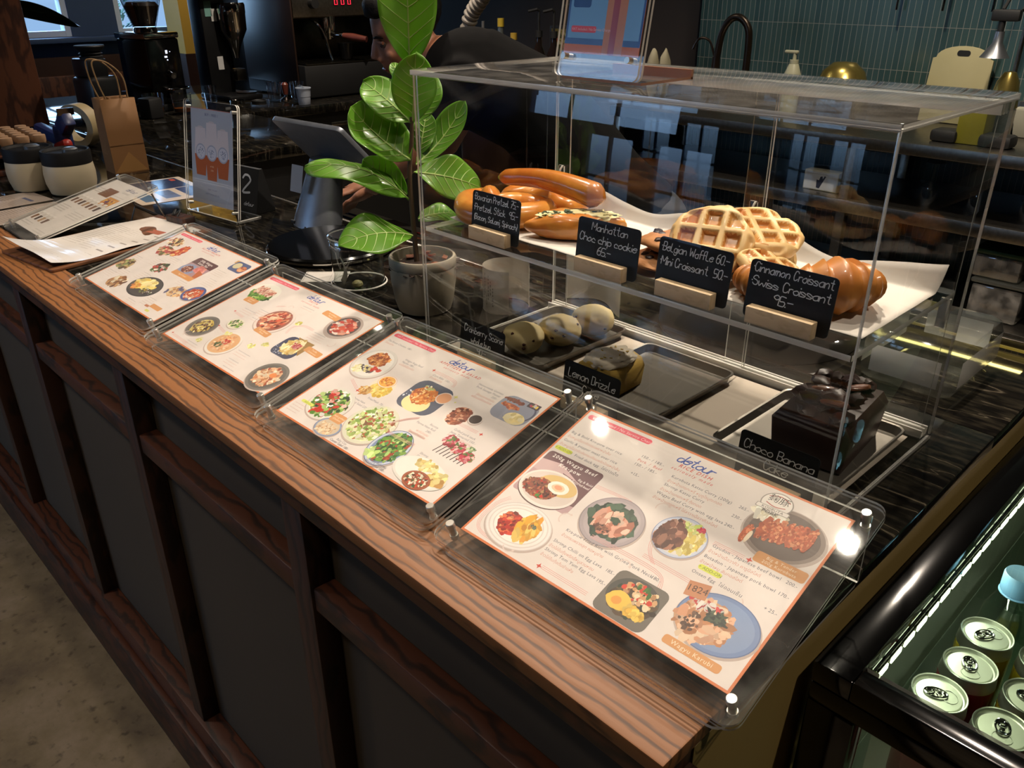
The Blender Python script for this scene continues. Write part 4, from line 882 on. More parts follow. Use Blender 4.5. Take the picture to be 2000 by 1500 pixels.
def scone(loc, s, label, sd):
    t = thing('scone', label, 'scone', loc, sd*.7, 'cranberry scones in a row on a tray')
    M().blob((0, 0, .023*s), (.033*s, .033*s, .024*s), 4, .07, 9, sd, fn=lambda p, n: Vector((p.x*(1.0 if n.z > 0 else .95), p.y, max(p.z, -.021*s)*(1 if n.z < .6 else .97)))).build('dough', SCON, t, sharp=80); m = M(); rnd = random.Random(sd)
    for i in range(7):
        a = rnd.uniform(0, 6.3); e = rnd.uniform(-.2, .9); c = cos(e); m.blob((.0325*s*c*cos(a), .0325*s*c*sin(a), .023*s+.0235*s*sin(e)), (.003, .0026, .0022), 2, .3, 9, i)
    m.build('cranberries', BERRY, t)
scone((.118, .098, CT+.0115), 1.0, 'round pale scone nearest its chalk card', 1); scone((.138, .160, CT+.0115), 1.02, 'round pale scone in the middle of the row', 2); scone((.147, .226, CT+.0115), 1.06, 'round pale scone farthest back on its tray', 3)
def lemon():
    t = thing('lemon_drizzle_loaf', 'yellow lemon loaf end with white icing standing behind its chalk card', 'cake', (.288, .100, CT+.0115), .05)
    out = [(-.029, 0), (.029, 0), (.033, .030), (.027, .041), (.012, .046), (-.012, .046), (-.027, .041), (-.033, .030)]
    M().prism(out, -.038, .038, 0, RX(pi/2), .002).build('sponge', LEMON, t, sharp=50)
    M().blob((0, 0, .044), (.031, .041, .0075), 4, .22, 10, 4).build('icing', ICING, t, sharp=80); m = M(); rnd = random.Random(5)
    for i in range(14): m.box((rnd.uniform(-.015, .015), rnd.uniform(-.025, .025), .0512), (.004, .0012, .001), 0, 0, RZ(rnd.uniform(0, 3)))
    m.build('lemon_zest', P('zest', 'c9a52c', .5, var=(30, 'b08c1c')), t)
lemon()
def choco():
    t = thing('chocolate_banana_loaf', 'dark chocolate loaf with chunky topping in the right hand tray', 'cake', (.578, .165, CT+.0115), .10)
    out = [(-.042, 0), (.042, 0), (.048, .048), (.040, .060), (-.040, .060), (-.048, .048)]
    M().prism(out, -.068, .062, 0, RX(pi/2), .003).build('sponge', CHOC, t, sharp=50); m = M(); rnd = random.Random(15)
    for i in range(22): m.blob((rnd.uniform(-.034, .034), rnd.uniform(-.052, .058), .061+rnd.uniform(0, .010)), (rnd.uniform(.010, .019), rnd.uniform(.008, .015), rnd.uniform(.005, .010)), 2, .45, 9, i, rot=RZ(rnd.uniform(0, 3)))
    m.build('chocolate_chunks', CHOC, t, sharp=30); m = M()
    for x, y, a in ((.012, -.03, .3), (.02, .03, .9), (-.01, .0, .5)): m.blob((x, y, .072), (.016, .006, .004), 3, .2, 9, 2, rot=RZ(a))
    m.build('banana_pieces', baked('baked_banana', '6a3a22', '8a5234', 20, .5, .2), t)
choco()
o = M().box((.575, .495, .04), (.135, .20, .08), .02, thin=2).build('clear_tub', [clear('cloudy_plastic', (.9, .93, .9), .05, 1.2, .02, dust=.03), EDGE], None, (0, 0, CT+.0005)); tag(o, 'clear plastic tub with rounded corners behind the right end of the pastry case', 'tub')
m = M(); m.lathe([(.0, .135), (.08, .133), (.155, .112), (.2, .07), (.212, .02), (.212, .0), (0, 0)], 48); o = m.build('domed_lid', P('grey_lid', '2a2724', .45, var=(5, '211e1c', .3)), None, (.27, .44, CT+.0005)); o.scale = (.78, .78, .8); o.location = (.30, .478, CT+.0005); tag(o, 'big dark rounded lid lying behind the pastry case', 'lid')
# ------------------------------------------------------------------ sign on top of the case
def easel(name, loc, rz, w, h, lean, k, label, grp=None, legs=True, foot=.10, mz=.018):
    t = thing(name, label, 'sign', loc, rz, grp); R = RX(pi/2-lean)
    for z in (.0012, -.0040): M().prism(rrect(w, h, .010, 5, 0, h/2), z, z+.0026, 0, R @ T(0, 0, 0), 0, 1).build('front_sheet' if z > 0 else 'back_sheet', [ACR, EDGE], t)
    k.build('poster', LAMI, t, R @ T(0, 0, -.0006))
    m = M(); top = R @ Vector((0, h*.62, -.005)); by = top.y+foot
    m.grid(lambda u, v: Vector(((u-.5)*w*.8, top.y+(by-top.y)*v+.0, top.z*(1-v)+.0018)), 1, 1)
    m.box((0, (by-.002)/2+.001, .0016), (w*.8, by+.004, .003), 0, 0, thin=2); o = m.build('stand_leg', [ACR, EDGE], t, solid=.0025)
    for sx in (-w/2+.012, w/2-.012):
        for sy in (mz, h-.014): s = M(); s.lathe([(0, .0085), (.0036, .0085), (.0036, .003), (.0028, .003), (.0028, -.006), (0, -.006)], 16); s.xf(R @ T(sx, sy, 0)); s.build('standoff_screw', SCREW, t)
def beer_poster(w, h, kind):
    k = Ink(7); k.slab([(-w/2, 0), (w/2, 0), (w/2, h), (-w/2, h)], .5, 'cf7038' if kind else 'a9b2c6'); k.z = .02
    if kind:
        k.rect(-w/2, h*.06, w/2, h, '4468a8'); k.rect(-w/2+3, h*.10, w/2-3, h-2, '78aee6'); k.rect(w*.02, 0, w*.28, h, 'c98a72'); k.rect(w*.10, 0, w*.18, h, 'a85868')  # light blue has the sky's reflection painted into the poster
        k.rr(-w*.26, h*.16, w*.34, 7, 2, PINK); k.text('VAT included / No Service Charge', -w*.42, h*.16-1.4, 2.9, 'f2c9cc')
        k.rr(-w*.32, h*.45, w*.24, h*.3, 3, '3c5f9c'); 
        for i, q in enumerate(('wheat', 'beer', '180')): k.text(q, -w*.42, h*.54-i*7, 4, 'b9cdea', slant=.2)
    else:
        k.rect(-w/2, h-1.6, w/2, h, 'b0706a'); k.text('BUY 1 FREE 1', 0, h-16, 6, '55607e', 'C', sp=1.1, bold=.01)
        for i, x in enumerate((-w*.27, 0, w*.27)):
            y0, y1 = h*(.26 if i == 1 else .3), h*(.86 if i == 1 else .80); q = w*.15
            k.poly([(x-q*.75, y0), (x+q*.75, y0), (x+q, h*.52), (x-q, h*.52)], 'b0623f'); k.poly([(x-q, h*.52), (x+q, h*.52), (x+q*.8, y1), (x-q*.8, y1)], 'cfcad6'); k.poly([(x-q*.55, y1), (x+q*.55, y1), (x+q*.3, y1+4), (x-q*.3, y1+4)], 'c4bfca')
            k.ell(x, h*.55, q*.82, h*.085, 'a3abc6'); k.ell(x, h*.55, q*.7, h*.07, 'c7cce0'); k.food(x, h*.55, q*.5, h*.05, ['59668e', '7c88ae', '98a2c2'], 26, 3)
        k.text('4 FOR', 0, h*.40, 4, 'e6c9b0', 'C'); k.text('1,000', 0, h*.36, 4, 'e6c9b0', 'C'); k.text('BEER, TO-DAY', 0, h*.15, 4.2, '5f6a86', 'C'); k.text('HAPPY HOUR SPECIAL', 0, h*.10, 4.2, '5f6a86', 'C')
    return k
def top_sign():
    t = thing('acrylic_sign', 'clear acrylic stand with blue beer poster leaning back on top of the pastry case', 'sign', (.284, .048, CT+H+.0005), 0); lean = -.17; R = RX(pi/2-.17)
    w, h = .126, .20
    for z in (.0015, -.0050): M().prism(rrect(w, h, .008, 5, 0, h/2+.004), z, z+.0032, 0, R, 0, 1).build('front_sheet' if z > 0 else 'back_sheet', [ACR, EDGE], t)
    beer_poster(112, 165, 1).build('poster', LAMI, t, R @ T(0, .030, -.0006))
    BRN = P('brown_edge', '8a5a3a', .35, alpha=.9)
    m = M(); m.box((.005, .052, .0022), (w*.95, .10, .003), 0, 0, thin=2); m.box((.005, .10, .006), (w*.95, .004, .011), 0, 1); m.build('stand_foot', [ACR, BRN], t)
    for sx in (-.048, .048): s = M(); s.lathe([(0, .0085), (.0036, .0085), (.0036, -.007), (0, -.007)], 16); s.xf(R @ T(sx, .026, 0)); s.build('standoff_screw', SCREW, t)
top_sign()
easel('acrylic_sign', (-1.010, .165, CT+.0005), .80, .122, .262, .0, beer_poster(100, 205, 0), 'upright clear acrylic sign with a poster of three tall beer glasses') if 0 else None
def upright_sign():
    t = thing('acrylic_sign', 'upright clear acrylic sign with a poster of three tall beer glasses', 'sign', (-1.028, .146, CT+.0005), .13); R = RX(pi/2-.16)
    for z in (.0012, -.0040): M().prism(rrect(.222, .270, .010, 5, 0, .137), z, z+.0026, 0, R, 0, 1).build('front_sheet' if z > 0 else 'back_sheet', [ACR, EDGE], t)
    beer_poster(172, 226, 0).build('poster', LAMI, t, R @ T(0, .028, -.0006))
    m = M(); m.box((.0, .035, .0016), (.20, .072, .003), 0, 0, thin=2); m.build('stand_foot', [ACR, EDGE], t)
    for sx in (-.095, .095):
        for sy in (.022, .255): s = M(); s.lathe([(0, .0085), (.0036, .0085), (.0036, -.006), (0, -.006)], 16); s.xf(R @ T(sx, sy, 0)); s.build('standoff_screw', SCREW, t)
upright_sign()
# ------------------------------------------------------------------ plant
LEAFM = leafmat('leaf_green', '588a25', '78aa3c'); LEAF2 = P('leaf_underside', '6a8d3c', .45, var=(9, '5c7f30')); VEIN = P('leaf_vein', '9fb56a', .5, var=(9, '8aa556'))
def leaf(t, base, tip, wid, nrm, bend=.2, cup=.15, name='leaf', wave=.06, sd=0):
    b, e = Vector(base), Vector(tip); d = e-b; L = d.length; d.normalize(); n = Vector(nrm); n = (n-d*n.dot(d)).normalized(); s = d.cross(n)
    def wf(u):
        x = max(u-.03, 0)/.97
        return (math.sin(pi*min(1, x**.85))**.62*(.62+.55*x) if x < 1 else 0)*wid*.5 if u > .03 else .0012
    def f(u, v):
        w = wf(u); q = b+d*(L*u)+n*(bend*L*4*u*(1-u))+s*(v*w)
        return q+n*(cup*abs(v)**1.6*w*1.6)+n*(wave*wid*sin(u*9+sd)*v*abs(v))
    m = M(); m.grid(lambda u, v: f(u, v*2-1), 26, 14)
    o = m.build(name, LEAFM, t, solid=.0007, sharp=80)
    m = M(); m.tube([f(i/20, 0)+n*.0006 for i in range(21)], [.0017*(1-.75*i/20) for i in range(21)], 6)
    for k in range(6):
        u0 = .12+k*.13
        for sg in (-1, 1): m.tube([f(min(u0+.19*(q/6)**1.2, .985), sg*.93*q/6)+n*.0006 for q in range(7)], [.0009*(1-.7*q/6) for q in range(7)], 5)
    v = m.build('leaf_veins', VEIN, o); return o
def plant():
    px, py = -.158, .124
    t = thing('potted_fig', 'fiddle leaf fig with broad green leaves in a ribbed grey pot beside the pastry case', 'plant', (px, py, CT+.0005))
    POT = P('ribbed_stoneware', '8a8272', .55, var=(12, '9a9282', .3)); m = M(); n = 120
    wob = lambda u: 1+.018*(1 if (u*40) % 1 < .68 else -1)
    m.lathe([(0, 0), (.040, 0), (.046, .003), (.051, .02), (.056, .055), (.0575, .082)], n, 0, wob=wob); m.lathe([(.0575, .0818), (.0588, .084), (.0588, .096), (.057, .099), (.053, .099), (.0515, .094), (.050, .082), (0, .081)], 60, 0); m.build('pot', POT, t)
    M().blob((0, 0, .080), (.051, .051, .007), 4, .5, 22, 2).build('soil', P('dark_soil', '1c120b', .9, var=(40, '33231a'), bump=(80, .8)), t); m = M(); rnd = random.Random(2)
    for i in range(9):
        a, r = rnd.uniform(0, 6.3), rnd.uniform(.015, .043); m.box((r*cos(a), r*sin(a), .087+rnd.uniform(0, .004)), (rnd.uniform(.008, .02), rnd.uniform(.004, .009), .003), .0006, 0, RZ(rnd.uniform(0, 3)) @ RX(rnd.uniform(-.6, .6)))
    m.build('bark_chips', P('bark', '9a5a38', .7, var=(25, '6a3820')), t)
    st = [(-.008, -.006, .078), (-.010, -.008, .15), (-.011, -.009, .238), (-.006, -.004, .30), (-.005, -.003, .36), (-.004, -.002, .45)]
    M().tube(smoothpath(st, 5), [.0048-.0022*i/25 for i in range(26)], 10).build('stem', P('fig_stem', '3a2a1c', .7, var=(20, '4c3a26')), t)
    O = Vector((px, py, 0)); c = Vector((.78, -.60, .2))
    LV = [((-.162, .122, .405), (-.146, .114, .575), .100, c, .05, .10), ((-.162, .122, .322), (-.132, .112, .428), .080, c+Vector((0, 0, .3)), .02, .15), ((-.180, .133, .367), (-.226, .134, .406), .026, c, .1, .1), ((-.164, .121, .318), (-.240, .085, .380), .078, c+Vector((.2, .3, .3)), .06, .12),
     ((-.162, .113, .262), (-.232, .052, .345), .104, c+Vector((.2, .5, .2)), -.10, .30), ((-.170, .132, .318), (-.165, .172, .392), .060, c, .0, .15), ((-.172, .132, .250), (-.146, .222, .346), .056, c+Vector((-.3, .2, .4)), -.14, .25), ((-.172, .112, .195), (-.276, -.018, .252), .082, Vector((.35, -.1, 1)), .16, -.14),
     ((-.166, .122, .240), (-.132, .240, .200), .088, Vector((.6, -.5, .55)), .10, .06), ((-.162, .108, .135), (-.190, -.022, .138), .098, Vector((.35, -.35, .8)), .12, .05), ((-.180, .136, .155), (-.168, .214, .152), .058, Vector((.3, -.4, .8)), .08, .05), ((-.181, .146, .262), (-.196, .178, .328), .05, c, .05, .1), ((-.186, .120, .20), (-.222, .060, .262), .062, c, -.05, .2)]
    for i, (b, e, wd, n, bd, cp) in enumerate(LV): leaf(t, Vector(b)-O, Vector(e)-O, wd, n, bd, cp, sd=i*1.7)
plant()
# ------------------------------------------------------------------ jar, note, receipts, card
def jar():
    t = thing('glass_jar', 'clear glass jar with flat lid standing between the pasta menu and the potted fig', 'jar', (-.338, .108, CT+.0005))
    JG = clear('jar_glass', (.90, .93, .92), .015, 2.4, .035, 1.5); m = M(); m.lathe([(0, .001), (.048, .001), (.052, .004), (.053, .010), (.049, .014), (.0485, .078), (.050, .084), (.0485, .088), (.050, .092), (.048, .098)], 48); m.build('body', JG, t)
    M().lathe([(.052, .097), (.052, .103), (.049, .106), (.0, .107)], 48).build('lid', clear('dark_clear_lid', (.55, .57, .56), .03, 2.2, .05), t)
    m = M(); m.tube([(cos(a)*.0525, sin(a)*.0525, .010) for a in [2*pi*i/40 for i in range(40)]], .0016, 6, closed=True); m.tube([(cos(a)*.051, sin(a)*.051, .1) for a in [2*pi*i/40 for i in range(40)]], .0014, 6, closed=True); m.build('rim', EDGE, t)
    m = M(); m.tube([(.0525*cos(3.5), .0525*sin(3.5), .098), (.056*cos(3.5), .056*sin(3.5), .088), (.054*cos(3.5), .054*sin(3.5), .080)], .0016, 8); m.build('clasp', CHROME, t)
    m = M(); m.grid(lambda u, v: Vector((-.030+.030*u+.012*v, -.022-.012*u+.006*sin(v*4), .010+.050*v)), 6, 8); o = m.build('folded_note', P('pale_note', '8f8a78', .8, var=(9, '7c7866')), None, (-.338, .108, CT+.0005), solid=.0005, sharp=70); tag(o, 'small folded paper note standing inside the glass jar', 'note')
    o = M().blob((.012, -.012, .0095), (.011, .010, .008), 3, .2, 9, 4).build('wrapped_sweet', P('sweet', '8a8255', .5, var=(20, '6a6440'), bump=(40, .4)), None, (-.338, .108, CT+.001)); tag(o, 'round pale wrapped sweet at the bottom of the glass jar', 'sweet')
jar()
def texty(name, pts, t, n, label, cat, loc, rz, grp=None, mat=None): pass
def rolled_receipt():
    t = thing('receipt', 'long paper receipt curled into an upright roll at the left corner of the pastry case', 'receipt', (-.062, .235, CT+.001), 0); m = M(); k = Ink(5)
    f = lambda u, z: Vector((cos(.6+u*5.0)*(.040+.004*u), sin(.6+u*5.0)*(.040+.004*u), z))
    n = 60
    for i in range(n):
        a = len(k.v); c = lin('b9b2a6')
        for u, z in ((i/n, 0), ((i+1)/n, 0), ((i+1)/n, .078), (i/n, .078)): p = f(u, z); k.v.append((p.x*1000, p.y*1000, p.z*1000)); k.c.append(c)
        k.f.append((a, a+1, a+2, a+3))
    for r in range(16):
        u0 = .50+r*.024; z = .012+.01*(r % 3); 
        for q in range(k.rnd.randint(3, 9)):
            l = k.rnd.uniform(.002, .006)
            if z+l > .072: break
            p = [f(u0, z)*1.006, f(u0+.009, z)*1.006, f(u0+.009, z+l)*1.006, f(u0, z+l)*1.006]; a = len(k.v)
            for v_, h_ in zip(p, (z, z, z+l, z+l)): k.v.append((v_.x*1000, v_.y*1000, h_*1000)); k.c.append(lin('6a655e'))
            k.f.append((a, a+1, a+2, a+3)); z += l+.0025
    k.build('paper', PAPER, t)
    t = thing('receipt', 'wide paper slip bent upright behind the curled receipt', 'receipt', (.045, .345, CT+.001), .1)
    k = Ink(6); n = 30; f = lambda u, z: Vector((-.06+.13*u, .030*sin(u*4.2)+.008*u, z))
    for i in range(n):
        a = len(k.v)
        for u, z in ((i/n, 0), ((i+1)/n, 0), ((i+1)/n, .088), (i/n, .088)): p = f(u, z); k.v.append((p.x*1000, p.y*1000, p.z*1000)); k.c.append(lin('c6beb2'))
        k.f.append((a, a+1, a+2, a+3))
    k.build('paper', PAPER, t)
rolled_receipt()
def flat_sheet(name, label, cat, pts, z, ink, mat, thick=.4, curl=None): pass
def qr_card():
    k = Ink(9); k.slab(rrect(62, 88, 2, 3), .4, 'bdb9b2'); k.z = .02
    k.line([(-28, -41), (28, -41), (28, 41), (-28, 41), (-28, -41)], .7, '55534f'); 
    k.text('EASYPAY', 0, -37, 4.6, '55534f', 'C', sp=1.3) if 0 else None
    for i in range(5): k.scribble(-22, 30-i*5, 44, '7d7a76', 2)
    o = k.build('payment_card', LAMI); o.location = (-.432, .092, CT+.0009); o.rotation_euler = (0, 0, -.75); tag(o, 'small white printed card lying flat beside the glass jar', 'card')
qr_card()
# ------------------------------------------------------------------ till
def till():
    t = thing('till_turntable', 'round glossy black turntable lying in front of the till stand', 'turntable', (-.585, .205, CT+.0004))
    M().lathe([(0, 0), (.130, 0), (.136, .004), (.137, .013), (.133, .017), (0, .017)], 64).build('disc', GLOSSB, t); M().lathe([(.137, .004), (.1385, .005), (.1385, .009), (.137, .010)], 64).build('rim', CHROME, t)
    t = thing('till_tablet', 'silver tablet till on a rounded stand seen from behind, beside the fig leaves', 'till', (-.780, .292, CT+.0005), .08)
    SIL = P('anodised_silver', '868b93', .38, .75, var=(40, '7c8189')); 
    m = M(); prof = [(0, .068), (.02, .067), (.06, .060), (.11, .052), (.15, .046)]
    rings = []
    for z, r in prof: rings.append([m.bm.verts.new((cos(2*pi*k/40)*r*1.02, sin(2*pi*k/40)*r*.72+z*.30, z)) for k in range(40)])
    for A, B in zip(rings, rings[1:]):
        for k in range(40): m.bm.faces.new((A[k], A[(k+1) % 40], B[(k+1) % 40], B[k])).smooth = True
    m.bm.faces.new(rings[0][::-1]); m.bm.faces.new(rings[-1]); s = m.build('stand_body', SIL, t)
    k = Ink(3); k.slab(rrect(44, 62, 2), .5, '7b808a'); k.build('rating_label', colmat('metal_label', .4), s, T(-.018, -.032, .112) @ RX(pi/2-.22))
    m = M(); m.box((0, 0, 0), (.016, .006, .008), .001); m.xf(T(-.04, -.040, .008)); m.build('cable_slot', MATTE, s)
    R = T(.03, .035, .178) @ RX(-.80)
    m = M(); m.prism(rrect(.255, .178, .012, 5), -.006, .006, 0, R, .002); a = m.build('tablet', SIL, t); m = M(); m.prism(rrect(.247, .17, .010, 4), .0061, .0071, 0, R); m.build('screen', GLOSSB, a)
    m = M(); m.tube(smoothpath([(.02, -.050, .006), (.07, -.075, .004), (.12, -.06, .003), (.16, .0, .003)], 6), .0022, 8); m.build('cable', MATTE, t)
till()
def tent():
    t = thing('table_number', 'black folded table number card showing a white 2 behind the beer sign', 'sign', (-1.020, .254, CT+.0005), .15)
    m = M(); m.prism([(-.030, 0), (.030, 0), (.005, .108), (-.005, .108)], -.050, .050, 0, RZ(pi/2) @ RX(pi/2)); m.build('folded_card', MATTE, t)
    a = math.atan2(.025, .108); k = Ink(2); k.hand('2', -10, 50, 40, 5.5, 'cfd3da', slant=0, jit=0, sp=0); k.hand('detour', -2, 18, 9, 1.3, 'cfd3da', slant=.3, sp=.55, jit=0); k.build('lettering', CARD, t, T(0, -.0305, 0) @ RX(pi/2-a)); 
tent()
# ------------------------------------------------------------------ menus and sheets at the far end
def slanted_menu():
    t = thing('slanted_menu', 'narrow acrylic menu of coffee drinks propped up at a slant before the cream canisters', 'menu', (-1.19, -.237, CT+.0005), .0); L = .275; w = .215; 
    # long side runs away from the customer edge, far end raised
    R = RX(.24); O = T(0, .0, .007)
    for z in (.0012, -.0042): M().prism(rrect(w, L+.04, .012, 5, 0, L/2), z, z+.0028, 0, O @ R, 0, 1).build('front_sheet' if z > 0 else 'back_sheet', [ACRM, EDGE], t)
    k = Ink(11); k.slab([(-94, 6), (94, 6), (94, 268), (-94, 268)], .5, 'd8cfc6'); k.z = .02; k.hand('detour', 20, 244, 13, 1.6, '34406a', slant=.3, sp=.55, jit=0); k.text('COFFEE', 46, 230, 6, '6a6660', 'C', sp=1.3)
    k.rr(-18, 214, 60, 36, 3, '7a5236'); k.rr(50, 186, 60, 36, 3, 'c88a3a'); k.food(50, 186, 22, 12, ['e0b04a', '8a4a2a', 'b56a2a', '4a3a6a'], 60, 9)
    for r, (y, n) in enumerate(((140, 7), (40, 4))):
        for i in range(n):
            x = -78+i*24; k.poly([(x-6, y), (x+6, y), (x+9, y+34), (x-9, y+34)], 'c9bfb4'); k.poly([(x-6, y), (x+6, y), (x+8, y+20), (x-8, y+20)], ['5a3a26', '7a5232', '3a2418', 'a5825a'][(i+r) % 4]); k.ell(x, y+34, 9, 3, 'e3dcd2')
    for y in (220, 212, 204, 122, 114, 106, 98, 28, 20): k.scribble(-88, y, 60, '8d867e', 4); k.scribble(14, y-8, 66, 'a59d94', 4)
    k.build('printed_menu', PAPER, t, O @ R @ T(0, 0, .0002)); m = M(); q = O @ R @ Vector((0, L+.01, -.004)); 
    for sx in (-1, 1): a = O @ R @ Vector((sx*.095, L, -.005)); m.tube([a, Vector((a.x+.01, a.y+.02, .002))], .0022, 8)
    a = O @ R @ Vector((.095, L, -.005)); m.tube([(-.085, a.y+.02, .0026), (.105, a.y+.02, .0026)], .0022, 8); m.build('prop_frame', STEEL, t)
    for sx in (-.099, .099):
        for sy in (.0, L): s = M(); s.lathe([(0, .009), (.004, .009), (.004, -.006), (0, -.006)], 16); s.xf(O @ R @ T(sx, sy, 0)); s.build('standoff_screw', SCREW, t)
slanted_menu()
def clip_menu():
    t = thing('clipboard_menu', 'brown clipboard with a curled laminated list beside the brunch menu board', 'clipboard', (-.865, -.300, CT+.0005), .15)
    M().prism(rrect(.225, .375, .006, 3, -.085, .195), 0, .006, 0, None, .001).build('board', wood_mat('clip_wood', '6a4226', '48290f', 1, .5, 'Y', 0, 10), t)
    k = Ink(13); W_, H_ = 205, 345; k.gridbase(-W_/2, 0, W_/2, H_, 20, 30, 'd6d0c8'); k.z = .05; k.rect(-W_/2, H_-3, W_/2, H_, 'b5603c'); k.rr(20, 275, 70, 22, 3, 'a8604a'); 
    for y in range(250, 20, -9):
        k.scribble(-88, y, 62, 'a39c94', 5); k.scribble(-14, y, 52, 'b9b1a8', 5)
        if y % 27 < 9: k.rr(70, y+2, 26, 5, 1, '9a938c')
    o = k.build('laminated_list', LAMI, t); me = o.data
    for v in me.vertices:
        x, y, z = v.co.x-.085, v.co.y, v.co.z; e = max(0, .11-y)/.11; f = max(0, (-.10-x)/.09)
        v.co = Vector((x, y+.014, z+.0085+.030*e*e*(.3+.7*(.5-(x+.085)/.24))+.006*noise.noise((x*9, y*9, 2))))
    m = M(); m.box((-.085, .372, .016), (.07, .035, .016), .002); m.build('clip_block', DKWOOD, t); m = M(); m.tube(smoothpath([(-.10, .36, .024), (-.098, .372, .036), (-.088, .36, .028), (-.08, .372, .036), (-.078, .36, .024)], 5), .0022, 8); m.build('clip_spring', MATTE, t)
clip_menu()
def flats():
    k = Ink(17); k.slab(rrect(290, 205, 6), .6, 'c2b2a0'); k.z = .02; k.rr(-70, 20, 130, 130, 3, '2c3450'); k.rr(-70, -52, 130, 8, 1, 'a83a32'); k.rr(60, 60, 120, 50, 3, '3a4468'); k.rr(60, -5, 110, 50, 3, 'b9b2a6'); k.rr(60, -5, 100, 42, 3, '5f6a86'); k.rr(60, -65, 120, 36, 3, '4a6a86'); k.rr(-110, 70, 26, 14, 3, 'b5503c')
    for i in range(4): k.scribble(12, 84-i*6, 60, '8a94b0', 3)
    o = k.build('laminated_menu', LAMI); o.location = (-1.400, .175, CT+.0011); o.rotation_euler = (0, 0, -.06); tag(o, 'laminated blue and red menu card lying flat behind the beer sign', 'menu')
    for i, (x, y, rz, lab) in enumerate(((-1.39, -.185, .06, 'white drinks list lying flat beside the slanted menu'), (-1.56, -.190, .10, 'white drinks list lying flat, farther along the wooden edge'))):
        k = Ink(20+i); k.slab([(-75, -105), (75, -105), (75, 105), (-75, 105)], .5, 'a89a8e'); k.z = .02; k.rr(20, 60, 60, 10, 2, '4a5478'); k.rr(-40, -92, 18, 8, 1, '2e3a66')
        for q in range(16): k.scribble(-64, 40-q*8, 50, '7a7068', 4); k.scribble(4, 40-q*8, 55, '8a8078', 4)
        o = k.build('drinks_list', LAMI); o.location = (x, y, CT+.0011); o.rotation_euler = (0, 0, rz); tag(o, lab, 'menu', 'loose drinks lists')
flats()
# ------------------------------------------------------------------ canisters, tubes, tape, bag
CREAM = P('cream_enamel', '9c927a', .45, var=(4, 'a59b83', .3))
def canister(loc, label):
    t = thing('canister', label, 'canister', loc, 0, 'cream canisters with black lids')
    M().lathe([(0, 0), (.050, 0), (.057, .004), (.064, .03), (.0655, .055), (.063, .078), (.0605, .084)], 48).build('body', CREAM, t)
    l = M().lathe([(.061, .080), (.063, .082), (.0635, .112), (.061, .117), (.056, .116), (.052, .110), (0, .109)], 48).build('lid', P('soft_black', '09090a', .6, var=(12, '0d0d0e'), spec=.2), t)
    M().lathe([(.0, .1235), (.014, .1225), (.0195, .119), (.0195, .109), (0, .108)], 32, at=(.012, .010, 0)).build('lid_button', SATIN, l)
canister((-1.548, -.008, CT+.0005), 'cream canister with black lid and silver button, the one nearer the slanted menu'); canister((-1.670, -.068, CT+.0005), 'cream canister with black lid, half hidden behind the nearer canister')
def tubes():
    t = thing('tube_rack', 'dark rack packed with glass tubes stoppered with pale corks', 'rack', (-2.06, -.02, CT+.0005), -.06); m = M(); m.box((0, 0, .008), (.30, .19, .016), .002); m.box((0, 0, .055), (.30, .19, .006), .001); m.build('rack_tiers', DKWOODX, t)
    for x in (-.144, .144):
        for y in (-.089, .089): M().box((x, y, .034), (.010, .010, .036)).build('rack_post', DKWOODX, t)
    first = None
    for j in range(4):
        for i in range(6):
            p = Vector((-.118+i*.047, -.069+j*.046, .0165)); q = RZ(-.06) @ p
            loc = (-2.06+q.x, -.02+q.y, CT+.0005+q.z); lab = 'clear glass tube with pale cork standing in the dark rack by the timber post'
            if first is None:
                first = thing('glass_tube', lab, 'tube', loc, 0, 'corked glass tubes in the rack'); M().lathe([(0, 0), (.012, .001), (.016, .006), (.0165, .072)], 20).build('glass', clear('tube_glass', (.8, .83, .85), .03, 2.6, .06), first); M().lathe([(0, .001), (.012, .003), (.0145, .008), (.0145, .05), (0, .052)], 16).build('coffee_beans', P('dark_beans', '3a2a20', .6, var=(60, '1c120c'), bump=(90, .6)), first)
                M().lathe([(.0, .062), (.0155, .062), (.0175, .072), (.0175, .086), (.0165, .088), (0, .088)], 20).build('cork', P('pale_cork', '9a7a5c', .7, var=(30, '8a6a4c')), first)
            else: dup(first, loc)
tubes()
def tape():
    BL = P('blue_plastic', '232f5c', .35, var=(8, '1d2850', .3)); REDP = P('red_plastic', 'a32c22', .3, var=(8, '8d241c', .3))
    t = thing('tape_dispenser', 'blue tape gun with a red handle lying behind the cream canisters', 'tape dispenser', (-2.20, .165, CT+.0005), .02); t.scale = (1.25, 1.1, 1.1)
    m = M(); m.bar((-.17, .012, .050), (.03, 0, .044), .036, .040, .012); m.box((.055, 0, .052), (.07, .036, .075), .012); m.bar((.06, 0, .075), (.125, 0, .120), .034, .05, .008); m.build('body', BL, t)
    M().bar((.03, -.012, .020), (.15, -.025, .050), .028, .030, .010).build('handle', REDP, t); M().box((.06, -.03, .012), (.12, .03, .018), .006).build('lower_grip', REDP, t); m = M(); m.box((.115, 0, .135), (.006, .046, .02)); m.build('cutter', CHROME, t)
    m = M(); R = T(-2.255, .262, CT+.074) @ RZ(.55) @ RX(pi/2); prof = [(.050, -.024), (.073, -.024), (.073, .024), (.050, .024), (.050, -.024)]; m.lathe(prof, 48, 0, (0, 0, 0)); o = m.build('tape_roll', P('cream_tape', '9a8a66', .5, var=(6, '8a7a58')), None); o.matrix_world = R; tag(o, 'large cream roll of tape standing on edge behind the tape gun', 'tape')
tape()
